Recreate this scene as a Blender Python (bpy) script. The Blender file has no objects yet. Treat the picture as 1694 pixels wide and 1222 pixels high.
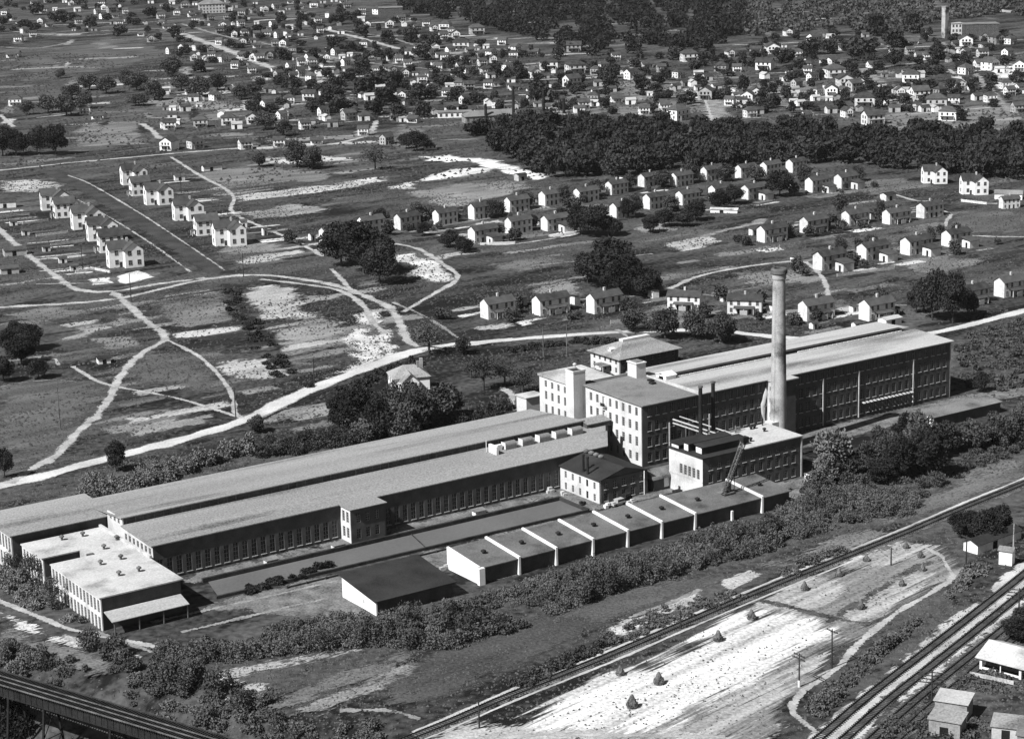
import bpy, math, random
import numpy as np
from mathutils import Vector, Matrix
C = bpy.context.scene
col = C.collection
rad = math.radians
# ------------------------------------------------------------------ camera
PF, PITCH, ROLL, YAW, CH = 3477.06, 0.24624338, -0.02712343, 0.98334749, 160.0
F_ = np.array([0, math.cos(PITCH), -math.sin(PITCH)]); R0 = np.array([1., 0, 0]); U0 = np.cross(R0, F_)
R_ = math.cos(ROLL)*R0 + math.sin(ROLL)*U0
U_ = -math.sin(ROLL)*R0 + math.cos(ROLL)*U0
cam = bpy.data.cameras.new('camera'); co = bpy.data.objects.new('camera', cam); col.objects.link(co)
co.matrix_world = Matrix(((R_[0], U_[0], -F_[0], 0), (R_[1], U_[1], -F_[1], 0), (R_[2], U_[2], -F_[2], CH), (0, 0, 0, 1)))
cam.sensor_width = 36; cam.lens = 36*PF/1694; cam.clip_start = 1; cam.clip_end = 12000
C.camera = co
# ------------------------------------------------------------------ light
SUN_AZ, SUN_EL = YAW + math.pi/2 + rad(82.5), rad(45.5)      # azimuth clockwise from +y
w = bpy.data.worlds.new("World"); C.world = w; w.use_nodes = True
nt = w.node_tree; bg = nt.nodes['Background']
sky = nt.nodes.new('ShaderNodeTexSky'); sky.sky_type = 'NISHITA'; sky.sun_disc = False
sky.sun_elevation = SUN_EL; sky.sun_rotation = SUN_AZ
bw = nt.nodes.new('ShaderNodeSeparateColor')      # only the sky's red channel, as grey, to weaken the fill light
nt.links.new(sky.outputs[0], bw.inputs[0]); nt.links.new(bw.outputs[0], bg.inputs[0]); bg.inputs[1].default_value = 0.05
sl = bpy.data.lights.new('sun', 'SUN'); sl.energy = 5.0; sl.angle = rad(0.5); sl.color = (1, 1, 1)
so = bpy.data.objects.new('sun', sl); col.objects.link(so)
sd = Vector((math.sin(SUN_AZ)*math.cos(SUN_EL), math.cos(SUN_AZ)*math.cos(SUN_EL), math.sin(SUN_EL)))
so.rotation_euler = sd.to_track_quat('Z', 'Y').to_euler(); so.location = (0, 300, 400)
C.view_settings.view_transform = 'Standard'; C.view_settings.look = 'None'
C.view_settings.exposure = 0.62; C.view_settings.gamma = 1
C.cycles.max_bounces = 4; C.cycles.volume_bounces = 2; C.cycles.transparent_max_bounces = 12; C.cycles.diffuse_bounces = 1
# ------------------------------------------------------------------ helpers
def G(x, y, h=0.):
    d = F_*PF + R_*(x-847) - U_*(y-611); t = (h-CH)/d[2]; return np.array([0, 0, CH]) + d*t
O = G(1063.2, 773.1)
e1 = np.array([math.sin(YAW), math.cos(YAW), 0]); e2 = np.array([-math.cos(YAW), math.sin(YAW), 0])
RZ = math.pi/2 - YAW
def L(u, v, h=0): return O + e1*u + e2*v + np.array([0, 0, h])
def toL(p): return float((p-O) @ e1), float((p-O) @ e2)
def pxm(y):                                   # picture pixels per metre near image row y
    g = G(847, y); return PF/np.linalg.norm(g-np.array([0, 0, CH]))
rng = np.random.default_rng(11); random.seed(5)
_mats = {}
def mat(name, base, var=.25, s1=.3, s2=3., streak=None, edge=0., rough=.9, spec=.1, bump=0., big=0., rnd=0., soft=False, fine=1., stain=0.):
    if name in _mats: return _mats[name]
    m = bpy.data.materials.new(name); m.use_nodes = True; n = m.node_tree.nodes; l = m.node_tree.links
    b = n['Principled BSDF']; b.inputs['Roughness'].default_value = rough
    b.inputs['Specular IOR Level'].default_value = spec
    g = n.new('ShaderNodeNewGeometry'); pos = g.outputs['Position']
    if streak:
        mp = n.new('ShaderNodeMapping'); mp.vector_type = 'POINT'
        mp.inputs['Rotation'].default_value = (0, 0, -streak[0]); l.new(pos, mp.inputs[0])
        m2 = n.new('ShaderNodeMapping'); m2.inputs['Scale'].default_value = (streak[1], 1, 1); l.new(mp.outputs[0], m2.inputs[0]); pos2 = m2.outputs[0]
    else: pos2 = pos
    def noise(s, p, det=3):
        t = n.new('ShaderNodeTexNoise'); t.inputs['Scale'].default_value = s; t.inputs['Detail'].default_value = det
        l.new(p, t.inputs['Vector']); return t.outputs['Fac']
    def math_(op, a, c):
        q = n.new('ShaderNodeMath'); q.operation = op
        for i, z in enumerate((a, c)):
            if isinstance(z, (int, float)): q.inputs[i].default_value = z
            else: l.new(z, q.inputs[i])
        return q.outputs[0]
    f = math_('MULTIPLY', math_('SUBTRACT', noise(s1, pos2, 6), .5), 8*var)
    f = math_('ADD', f, math_('MULTIPLY', math_('SUBTRACT', noise(s2, pos, 5), .5), 6*var*fine))
    if stain: f = math_('SUBTRACT', f, math_('MULTIPLY', math_('MAXIMUM', math_('SUBTRACT', noise(.13, pos2, 6), .52), 0.), 4*stain))
    if big: f = math_('ADD', f, math_('MULTIPLY', math_('SUBTRACT', noise(.012, pos2, 4), .5), 5*big))
    if rnd:
        oi = n.new('ShaderNodeObjectInfo'); f = math_('ADD', f, math_('MULTIPLY', math_('SUBTRACT', oi.outputs['Random'], .5), 2*rnd))
    f = math_('MAXIMUM', math_('ADD', f, 1.), .18)
    v = math_('MINIMUM', math_('MULTIPLY', f, base), .88)
    cc = n.new('ShaderNodeCombineColor')
    for i in range(3): l.new(v, cc.inputs[i])
    l.new(cc.outputs[0], b.inputs['Base Color'])
    if bump:
        bp = n.new('ShaderNodeBump'); bp.inputs['Strength'].default_value = bump; bp.inputs['Distance'].default_value = .5
        l.new(noise(s2*.5, pos, 3), bp.inputs['Height']); l.new(bp.outputs[0], b.inputs['Normal'])
    if edge:
        at = n.new('ShaderNodeAttribute'); at.attribute_name = 'edge'
        a = math_('ADD', at.outputs['Fac'], math_('MULTIPLY', math_('SUBTRACT', noise(.16, pos2, 6), .5), 4.5*edge))
        a = math_('ADD', a, math_('MULTIPLY', math_('SUBTRACT', noise(1.4, pos2, 3), .5), 3.5*edge))
        a = math_('MULTIPLY', math_('SUBTRACT', a, .38), 2.2 if soft else 4.); q = n.new('ShaderNodeClamp'); l.new(a, q.inputs[0])
        tr = n.new('ShaderNodeBsdfTransparent'); mx = n.new('ShaderNodeMixShader')
        l.new(q.outputs[0], mx.inputs[0]); l.new(tr.outputs[0], mx.inputs[1]); l.new(b.outputs[0], mx.inputs[2])
        l.new(mx.outputs[0], n['Material Output'].inputs['Surface'])
    _mats[name] = m; return m
SD = RZ
M = dict(
 grass=mat('grass', .050, .42, .06, .55, streak=(SD, .35), bump=.9, big=.6, fine=1.15, stain=1.5),
 wallend=mat('sunlit_tone_wall', .54, .06, .2, 2.5, fine=1.4, stain=.4),  # sunward faces of the mill walls: sunlight put into the colour
 brick=mat('dark_brick', .075, .14, .4, 4.),  # mostly faces turned from the sun: their shade put into the colour
 trim=mat('stone_trim', .42, .15, .5, 4.),
 roofm=mat('gravel_roof', .24, .13, .07, 2.2, streak=(SD, .10), fine=1.9, stain=.9),
 roofl=mat('light_gravel_roof', .35, .10, .09, 2.2, streak=(SD, .15), fine=1.6, stain=.7),
 roofw=mat('white_gravel_roof', .42, .09, .12, 2.2, fine=1.6, stain=.6),
 roofd=mat('dark_gravel_roof', .17, .12, .12, 2.4, fine=1.5, stain=.6),
 shedroof=mat('shed_felt_roof', .12, .13, .15, 2.5, fine=1.5, stain=.6),
 tar=mat('tarred_roof', .028, .2, .2, 3.),
 shingle=mat('shingle_roof', .055, .18, .4, 4., rnd=.3),
 white=mat('white_paint', .74, .05, .5, 4., stain=.35),
 white2=mat('weathered_white_paint', .60, .12, .6, 4., rnd=.15),
 greyw=mat('grey_paint', .3, .15, .5, 3., rnd=.4),
 glass=mat('window_glass', .02, .5, .8, 4., rough=.25, spec=.4),
 sash=mat('window_sash', .33, .1), dark=mat('dark_opening', .012, .2),
 iron=mat('black_iron', .02, .3), steel=mat('weathered_steel', .11, .3), concrete=mat('concrete', .36, .15, .4, 3.),
 stack=mat('pale_brick_stack', .34, .13, .25, 3., fine=1.4, stain=1.2), wood=mat('weathered_wood', .035, .3), woodl=mat('pale_wood', .35, .3),
 water=mat('pond_water', .11, .10, .06, 1.5, rough=.5, spec=.2),
 yard=mat('packed_yard', .13, .3, .25, 2., edge=.35, bump=.3),
 road=mat('gravel_road', .44, .14, .10, 1.6, edge=.14),
 path=mat('trodden_path', .31, .2, .2, 2., edge=.5),
 pathd=mat('faint_path', .2, .25, .2, 2., edge=.8),
 street=mat('dirt_street', .042, .25, .1, 1.4, edge=.4),
 kerb=mat('sidewalk', .3, .25, .2, 2., edge=.9),
 ballast=mat('pale_ballast', .36, .22, .2, 2.5, edge=.35, streak=(RZ+.2, .3)),
 cinder=mat('cinder_ballast', .10, .35, .2, 2.5, edge=.6),
 soil=mat('eroded_soil', .46, .15, .2, 2., edge=.8),
 leaff=mat('far_leaves', .031, .3, .3, 1.5, rnd=.3), leafd=mat('dark_leaves', .025, .3, .35, 2., rnd=.3), leafm=mat('leaves', .056, .32, .35, 2., rnd=.35), leaft=mat('thicket_leaves', .09, .3, .12, 1.5), leafl=mat('pale_leaves', .12, .3, .35, 2., rnd=.35),
 hay=mat('hay', .10, .3, .6, 3.), bark=mat('bark', .05, .2),
 steam=mat('steam', .8, .05),
)
HAYD = math.atan2(*(G(1400, 1060)-G(1110, 1200))[:2][::-1])
def stubble(base, k):
    return mat('stubble_%03d' % round(base*100), base, .24, .42, 1.3, streak=(HAYD, .04), edge=.7*k, bump=.6, fine=1.15, stain=.5)
def field(base, k=1.0):
    return mat('field_%03d_%d' % (round(base*100), int(k*10)), min(.6, base*(1.05 if base > .25 else .88)), .24, .12, 1.5, streak=(SD, .30), edge=.55*k, bump=.5, fine=1.35)
def tag(o, label=None, cat=None, group=None, kind=None):
    if label: o['label'] = label
    if cat: o['category'] = cat
    if group: o['group'] = group
    if kind: o['kind'] = kind
    return o
class MB:
    def __init__(s): s.v = []; s.f = []; s.mi = []; s.T = None
    def add(s, vs, fs, mi=0):
        b = len(s.v)
        if s.T is not None: vs = [tuple(s.T @ Vector(p)) for p in vs]
        s.v += [tuple(map(float, p)) for p in vs]; s.f += [tuple(b+i for i in f) for f in fs]; s.mi += [mi]*len(fs)
    def box(s, x0, x1, y0, y1, z0, z1, mi=0):
        s.add([(x0,y0,z0),(x1,y0,z0),(x1,y1,z0),(x0,y1,z0),(x0,y0,z1),(x1,y0,z1),(x1,y1,z1),(x0,y1,z1)],
              [(0,3,2,1),(4,5,6,7),(0,1,5,4),(1,2,6,5),(2,3,7,6),(3,0,4,7)], mi)
    def prism(s, poly, z0, z1, mi=0):       # z0,z1 may be lists
        n = len(poly); a = z0 if hasattr(z0, '__len__') else [z0]*n; b = z1 if hasattr(z1, '__len__') else [z1]*n
        s.add([(p[0],p[1],a[i]) for i, p in enumerate(poly)]+[(p[0],p[1],b[i]) for i, p in enumerate(poly)],
              [tuple(range(n-1,-1,-1)), tuple(range(n,2*n))]+[(i,(i+1)%n,n+(i+1)%n,n+i) for i in range(n)], mi)
    def gable(s, x0, x1, y0, y1, z0, zr, ax='x', mi=0):  # closed triangular prism, ridge along ax
        if ax == 'x':
            ym = (y0+y1)/2; vs = [(x0,y0,z0),(x0,y1,z0),(x0,ym,zr),(x1,y0,z0),(x1,y1,z0),(x1,ym,zr)]
        else:
            xm = (x0+x1)/2; vs = [(x1,y0,z0),(x0,y0,z0),(xm,y0,zr),(x1,y1,z0),(x0,y1,z0),(xm,y1,zr)]
        s.add(vs, [(0,2,1),(3,4,5),(0,1,4,3),(1,2,5,4),(2,0,3,5)], mi)
    def roof(s, x0, x1, y0, y1, z0, zr, ax='x', t=.18, mi=0):   # two slabs
        for sgn in (0, 1):
            if ax == 'x':
                ym = (y0+y1)/2; a, b = (y0, ym) if sgn == 0 else (ym, y1); za, zb = (z0, zr) if sgn == 0 else (zr, z0)
                s.prism([(x0,a),(x1,a),(x1,b),(x0,b)], [za-t,za-t,zb-t,zb-t], [za,za,zb,zb], mi)
            else:
                xm = (x0+x1)/2; a, b = (x0, xm) if sgn == 0 else (xm, x1); za, zb = (z0, zr) if sgn == 0 else (zr, z0)
                s.prism([(a,y0),(b,y0),(b,y1),(a,y1)], [za-t,zb-t,zb-t,za-t], [za,zb,zb,za], mi)
    def tube(s, p, q, r0, r1=None, n=8, mi=0):
        r1 = r0 if r1 is None else r1; p = np.array(p, float); q = np.array(q, float); d = q-p; d /= np.linalg.norm(d)
        a = np.cross(d, [0,0,1.]) if abs(d[2]) < .95 else np.cross(d, [1.,0,0]); a /= np.linalg.norm(a); b = np.cross(d, a)
        vs = []
        for c, r in ((p, r0), (q, r1)):
            for i in range(n):
                t = 2*math.pi*i/n; vs.append(c+r*(a*math.cos(t)+b*math.sin(t)))
        s.add(vs, [(i,(i+1)%n,n+(i+1)%n,n+i) for i in range(n)]+[tuple(range(n-1,-1,-1)), tuple(range(n,2*n))], mi)
    def lathe(s, prof, n=16, mi=0, cx=0, cy=0):
        vs = [(cx+r*math.cos(2*math.pi*i/n), cy+r*math.sin(2*math.pi*i/n), z) for r, z in prof for i in range(n)]
        fs = [(k*n+i, k*n+(i+1)%n, (k+1)*n+(i+1)%n, (k+1)*n+i) for k in range(len(prof)-1) for i in range(n)]
        s.add(vs, fs, mi)
    def mesh(s, name, mats):
        me = bpy.data.meshes.new(name); me.from_pydata(s.v, [], s.f)
        for m in (mats if isinstance(mats, (list, tuple)) else [mats]): me.materials.append(m)
        if any(s.mi): me.polygons.foreach_set('material_index', s.mi)
        me.update(); return me
    def build(s, name, mats, parent=None, loc=None):
        o = bpy.data.objects.new(name, s.mesh(name, mats)); col.objects.link(o)
        if parent is not None: o.parent = parent
        if loc is not None: o.location = loc
        return o
def thing(name, label, cat, loc=(0,0,0), rz=0., group=None):
    o = bpy.data.objects.new(name, None); col.objects.link(o); o.empty_display_size = .5
    o.location = tuple(map(float, loc)); o.rotation_euler = (0, 0, rz); return tag(o, label, cat, group)
def mt(name, label, cat, u, v, group=None, h=0):       # a thing in the mill's own axes
    return thing(name, label, cat, L(u, v, h), RZ, group)
KIDS = {}
def copy_tree(o, parent=None):
    c = o.copy(); col.objects.link(c)
    if parent is not None: c.parent = parent
    for ch in KIDS.get(o.name) or list(o.children): copy_tree(ch, c)
    return c
def place(meshdata, name, parent, loc, rz=0., scale=None):
    o = bpy.data.objects.new(name, meshdata); col.objects.link(o); o.parent = parent
    o.location = loc; o.rotation_euler = (0, 0, rz)
    if scale: o.scale = scale
    return o
ORD = ['first','second','third','fourth','fifth','sixth','seventh','eighth','ninth','tenth','eleventh','twelfth','thirteenth','fourteenth','fifteenth','sixteenth','seventeenth','eighteenth','nineteenth','twentieth']
def ordn(i):
    if i < 20: return ORD[i]
    t = ['twenty','thirty','forty','fifty','sixty','seventy','eighty','ninety']; k = i+1
    if k >= 100: return 'one hundred ' + (ordn(k-101) if k > 100 else '')
    return t[k//10-2] + ('-'+ORD[k%10-1] if k % 10 else '')+('' if k % 10 else 'th')
# ------------------------------------------------------------------ terrain
RV_A, RV_B = G(-330, 1170, -3)[:2], G(420, 1330, -3)[:2]
def hgt(x, y):
    p = np.stack([x, y], -1); d = RV_B-RV_A; t = ((p-RV_A) @ d)/(d @ d); c = RV_A + np.clip(t, 0, 1)[..., None]*d
    r = np.linalg.norm(p-c, axis=-1); s = np.clip((34-r)/24, 0, 1); s = s*s*(3-2*s)
    return -13*s
def ground():
    ys = np.concatenate([np.arange(225, 420, 3.), np.arange(420, 900, 8.), np.arange(900, 2600, 40.), np.arange(2600, 5200, 200.)])
    xs = np.concatenate([np.arange(-2400, -300, 60.), np.arange(-300, -135, 15.), np.arange(-135, 60, 3.), np.arange(60, 320, 10.), np.arange(320, 2401, 60.)])
    X, Y = np.meshgrid(xs, ys); Z = hgt(X, Y); nx = len(xs); V = np.stack([X, Y, Z], -1).reshape(-1, 3)
    f = [(j*nx+i, j*nx+i+1, (j+1)*nx+i+1, (j+1)*nx+i) for j in range(len(ys)-1) for i in range(nx-1)]
    me = bpy.data.meshes.new('ground'); me.from_pydata(V.tolist(), [], f); me.materials.append(M['grass'])
    for p in me.polygons: p.use_smooth = True
    o = bpy.data.objects.new('ground', me); col.objects.link(o); tag(o, kind='structure')
ground()
LAYER = [0]
def _z():
    LAYER[0] += 1; return .02 + .0006*(LAYER[0] % 180) + .0005*random.random()
def edge_mesh(name, V, F, E, m, kind='structure'):
    me = bpy.data.meshes.new(name); me.from_pydata(V, [], F); me.materials.append(m)
    a = me.attributes.new('edge', 'FLOAT', 'POINT'); a.data.foreach_set('value', E)
    o = bpy.data.objects.new(name, me); col.objects.link(o); tag(o, kind=kind); return o
def smooth_line(pts, step=6.):
    P = [G(*p)[:2] for p in pts]; P = [2*P[0]-P[1]] + P + [2*P[-1]-P[-2]]; out = []
    for i in range(1, len(P)-2):
        n = max(1, int(np.linalg.norm(P[i+1]-P[i])/step))
        for k in range(n):
            t = k/n; a, b, c, d = P[i-1:i+3]
            out.append(.5*((2*b)+(c-a)*t+(2*a-5*b+4*c-d)*t*t+(3*b-a-3*c+d)*t**3))
    out.append(P[-2]); return np.array(out)
WAYS = set()
def ribbon(name, pts, w, m, z=None, jit=.25):
    c = smooth_line(pts)
    if w > 1.4:
        for q in smooth_line(pts, 1.):
            for dx in np.arange(-w*.45, w*.45+.1, .9):
                for dy in np.arange(-w*.45, w*.45+.1, .9): WAYS.add((int(math.floor(q[0]+dx)), int(math.floor(q[1]+dy))))
    z = _z() if z is None else z
    t = np.gradient(c, axis=0); t /= np.linalg.norm(t, axis=1)[:, None]; nrm = np.stack([-t[:, 1], t[:, 0]], 1)
    V = []; F = []; E = []
    for i in range(len(c)):
        ww = w*(1+jit*2*(random.random()-.5))
        for k, e in ((-.62, 0), (-.15, 1), (.15, 1), (.62, 0)):
            p = c[i]+nrm[i]*k*ww; V.append((p[0], p[1], z+float(hgt(p[0], p[1])))); E.append(float(e))
        if i:
            b = 4*i
            for k in range(3): F.append((b-4+k, b-3+k, b+k+1, b+k))
    return edge_mesh(name, V, F, E, m)
def patch(name, pts, m, inset=None, px=True, z=None):
    P = [(G(*p)[:2] if px else L(*p)[:2]) for p in pts]; P = np.array(P); z = _z() if z is None else z
    A = .5*sum(P[i][0]*P[(i+1) % len(P)][1]-P[(i+1) % len(P)][0]*P[i][1] for i in range(len(P)))
    if A < 0: P = P[::-1]
    Q = []
    for i in range(len(P)):
        a, b = P[i], P[(i+1) % len(P)]; n = max(1, int(np.linalg.norm(b-a)/7))
        for k in range(n): Q.append(a+(b-a)*k/n)
    Q = np.array(Q); n = len(Q); t = np.roll(Q, -1, 0)-np.roll(Q, 1, 0); t /= np.linalg.norm(t, axis=1)[:, None]+1e-9
    inw = np.stack([-t[:, 1], t[:, 0]], 1); ins = inset or min(7., .2*math.sqrt(abs(A)))
    Q = Q + inw*rng.normal(0, ins*.3, (n, 1)) - inw*ins*.4
    lo, hi = Q.min(0), Q.max(0); st = max(ins*1.1, math.sqrt(abs(A))/9, max(hi-lo)/26); I = []
    gx, gy = np.meshgrid(np.arange(lo[0]+st/2, hi[0], st), np.arange(lo[1]+st/2, hi[1], st))
    I = np.stack([gx.ravel(), gy.ravel()], 1)+rng.uniform(-.2, .2, (gx.size, 2))*st
    c = np.zeros(len(I), bool)
    for i in range(n):
        p, q = Q[i], Q[i-1]; c ^= ((p[1] > I[:, 1]) != (q[1] > I[:, 1])) & (I[:, 0] < (q[0]-p[0])*(I[:, 1]-p[1])/(q[1]-p[1]+1e-9)+p[0])
    I = I[c]
    from mathutils.geometry import delaunay_2d_cdt
    o = delaunay_2d_cdt([Vector(p) for p in Q.tolist()]+[Vector(p) for p in I.tolist()], [], [list(range(n))], 1, 1e-4)
    VV = np.array([tuple(v) for v in o[0]]); F = [tuple(f) for f in o[2]]
    if not len(VV): return None
    D = np.full(len(VV), 1e9)
    for i in range(n):
        p, q = Q[i], Q[(i+1) % n]; d = q-p; t_ = np.clip(((VV-p) @ d)/(d @ d+1e-9), 0, 1)[:, None]; D = np.minimum(D, np.linalg.norm(VV-(p+t_*d), axis=1))
    return edge_mesh(name, [(v[0], v[1], z) for v in VV], F, np.clip(D/ins, 0, 1).tolist(), m)

# ------------------------------------------------------------------ ground features (all in the ground plane)
def GF(): pass
# fields and bare plots: (brightness, edge softness, picture outline back-projected onto the ground)
for b, k, pts in [
 (.10,1.0,[(0,640),(170,620),(180,650),(120,730),(50,780),(0,790)]),
 (.30,.8,[(398,482),(462,470),(490,478),(528,524),(440,532),(415,505)]),
 (.22,1.,[(440,545),(545,524),(592,552),(560,562),(470,564)]),
 (.34,.9,[(352,600),(440,587),(478,622),(415,632),(372,622)]),
 (.36,.5,[(280,552),(400,537),(403,546),(288,561)]),
 (.22,.9,[(80,565),(215,520),(228,527),(110,566)]),
 (.09,1.,[(225,580),(330,592),(375,650),(300,640),(205,625)]),
 (.12,1.,[(255,500),(380,478),(400,500),(290,535),(250,515)]),
 (.16,1.,[(262,520),(370,505),(395,525),(285,545)]),
 (.42,.5,[(640,430),(682,414),(752,455),(742,464),(705,470)]),
 (.50,.6,[(640,313),(700,293),(770,276),(818,278),(812,286),(740,296),(655,314)]),
 (.62,.5,[(690,258),(760,258),(830,266),(880,278),(905,292),(920,300),(860,296),(830,280),(770,268),(700,266)]),
 (.18,1.,[(670,320),(760,302),(860,300),(900,312),(820,322),(700,335)]),
 (.36,.9,[(385,325),(470,312),(560,302),(640,291),(640,300),(520,320),(400,334)]),
 (.24,1.,[(400,352),(480,338),(560,345),(500,355),(420,362)]),
 (.30,.9,[(0,300),(70,296),(110,306),(60,318),(0,318)]),
 (.30,.9,[(385,432),(495,410),(505,420),(400,440)]),(.2,1.,[(362,395),(460,400),(470,412),(378,424)]),
 (.40,.8,[(420,262),(520,258),(600,262),(560,270),(450,272)]),
 (.16,1.,[(300,290),(420,275),(560,285),(540,298),(380,312),(330,300)]),
 (.60,.4,[(190,457),(232,446),(254,458),(205,471)]),(.45,.7,[(145,462),(182,458),(184,468),(150,473)]),
 (.30,.8,[(1100,402),(1172,388),(1192,400),(1128,418)]),(.18,1.,[(1210,452),(1330,442),(1360,462),(1230,476)]),
 (.20,1.,[(885,474),(945,462),(962,490),(900,496)]),(.14,1.,[(790,440),(880,425),(960,430),(860,450)]),
 (.20,1.,[(1040,372),(1110,368),(1120,382),(1060,388)]),(.12,1.,[(1360,300),(1500,296),(1560,310),(1450,330)]),
 (.10,1.,[(1560,350),(1694,345),(1694,385),(1580,385)]),(.16,1.,[(1450,440),(1560,428),(1640,430),(1560,455)]),
 (.22,1.,[(700,330),(820,308),(870,318),(740,345)]),(.15,1.,[(1060,520),(1100,500),(1180,530),(1120,540)]),
 (.20,1.,[(150,560),(210,555),(230,572),(180,582)]),(.14,1.,[(0,520),(90,505),(160,515),(60,535)]),
 # upper left town meadows and gardens
 (.085,.8,[(20,100),(180,60),(300,85),(220,110),(40,140)]),(.16,1.,[(130,205),(240,198),(240,240),(120,245)]),
 (.16,1.,[(150,72),(178,70),(200,80),(165,82)]),(.07,1.,[(0,150),(120,120),(250,135),(160,160),(0,165)]),
 (.18,1.,[(210,165),(330,160),(420,178),(300,186)]),(.13,1.,[(640,230),(660,205),(700,210),(720,240),(640,245)]),
 (.14,1.,[(980,180),(1120,165),(1180,185),(1040,196)]),(.16,1.,[(1190,140),(1330,130),(1400,160),(1300,180),(1210,175)]),
 (.16,1.,[(1470,185),(1694,170),(1694,215),(1560,222),(1440,215)]),(.15,1.,[(1000,135),(1120,132),(1130,160),(1040,168)]),
 (.5,.7,[(1640,110),(1694,105),(1694,160),(1650,150)]),(.18,1.,[(1240,30),(1270,30),(1280,60),(1240,58)]),
 (.12,1.,[(1420,5),(1560,2),(1560,14),(1430,14)]),(.13,1.,[(900,150),(1010,148),(1000,190),(900,190)]),
 # bottom strips
 (.26,1.,[(330,1118),(430,1092),(600,1070),(612,1078),(450,1108),(360,1130)]),
 (.22,1.,[(500,1175),(600,1130),(690,1090),(765,1080),(750,1095),(620,1150),(520,1185)]),
 (.13,1.,[(420,1165),(560,1115),(680,1075),(700,1082),(560,1140),(450,1175)]),
 (.30,1.,[(350,1150),(420,1125),(455,1130),(400,1165)]),
 (.065,.6,[(700,1080),(880,1020),(1010,985),(1095,985),(1000,1040),(840,1105),(740,1165),(640,1165)]),
 (.085,.6,[(880,1020),(1010,985),(1100,960),(1230,930),(1250,940),(1000,1030)]),
 (.33,.9,[(1000,1040),(1080,1010),(1155,980),(1170,985),(1100,1018),(1020,1050)]),
 (.30,1.,[(1185,965),(1245,942),(1262,950),(1210,978)]),
 (.20,1.,[(890,1105),(940,1082),(1000,1060),(1010,1070),(930,1105)]),
 (.16,1.,[(1250,935),(1350,905),(1440,875),(1480,878),(1380,915),(1280,950)]),
 (.12,.8,[(1400,860),(1560,800),(1694,745),(1694,790),(1600,832),(1500,872)]),
 (.16,1.,[(0,1030),(60,1050),(160,1085),(240,1110),(150,1120),(60,1090),(0,1070)]),
 (.32,1.,[(100,1045),(150,1060),(140,1075),(105,1065)]),(.38,1.,[(165,1080),(235,1085),(230,1095),(170,1092)]),
 (.20,1.,[(1000,1180),(1150,1150),(1300,1165),(1290,1222),(900,1222)]),
 (.28,1.,[(690,1222),(760,1185),(850,1200),(1290,1214),(1290,1240),(700,1240)]),
]:
    patch('field', pts, field(b, k), )
for b, k, pts in [
 (.17,.6,[(1225,1012),(1330,966),(1440,916),(1500,889),(1562,899),(1572,935),(1532,968),(1452,1025),(1392,1075),(1330,1132),(1300,1225),(1130,1225)]),
 (.30,.7,[(1225,1000),(1340,952),(1400,960),(1380,1000),(1300,1020)]),(.30,.8,[(1390,928),(1480,893),(1555,903),(1500,930),(1410,950)]),
 (.30,.8,[(1380,1022),(1470,968),(1563,922),(1563,945),(1480,998),(1420,1035)]),
 (.52,.6,[(850,1206),(905,1163),(1000,1120),(1135,1064),(1240,1010),(1330,1008),(1400,1032),(1340,1075),(1250,1135),(1170,1190),(1120,1222),(960,1222)]),
 (.28,.8,[(1130,1200),(1240,1140),(1340,1080),(1395,1055),(1335,1130),(1250,1185),(1190,1222),(1090,1222)]),
]:
    patch('hay_field', pts, stubble(b, k))
for pts in [[(570,555),(600,540),(640,560),(650,585),(640,600),(600,612),(560,625),(530,640),(545,622),(600,595)],
            [(590,520),(618,515),(632,530),(612,540),(596,535)],[(620,548),(640,545),(655,575),(648,592),(630,590)]]:
    patch('bare_soil', pts, M['soil'])
patch('bare_soil', [(515,725),(545,715),(590,712),(585,720),(540,728),(512,735)], M['soil'])
# dark garden beds
for pts in [[(362,470),(385,470),(440,545),(480,610),(495,635),(470,632),(430,575),(385,515)],[(300,568),(400,562),(405,570),(310,578)]]:
    patch('field', pts, field(.022, .7))
# mill yard, pond apron
patch('mill_yard', [(-137,-1.2),(-27,-1.2),(-2,-3),(-4,-24),(-33,-22),(-33,-8.6),(-133,-8.6)], M['yard'], px=False, inset=1)
patch('mill_yard', [(-28,-22),(-4,-24),(28,-33),(28,-48.6),(-82,-48.4),(-82,-34)], M['yard'], px=False, inset=1)
patch('mill_yard', [(-133,-21.5),(-33,-22),(-33,-35),(-91,-35),(-91,-50),(-118,-50),(-140,-24)], M['yard'], px=False, inset=1.5)
patch('mill_yard', [(28,-1),(160,-1),(160,-9),(130,-12),(28,-14)], M['yard'], px=False, inset=1.5)
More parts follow.
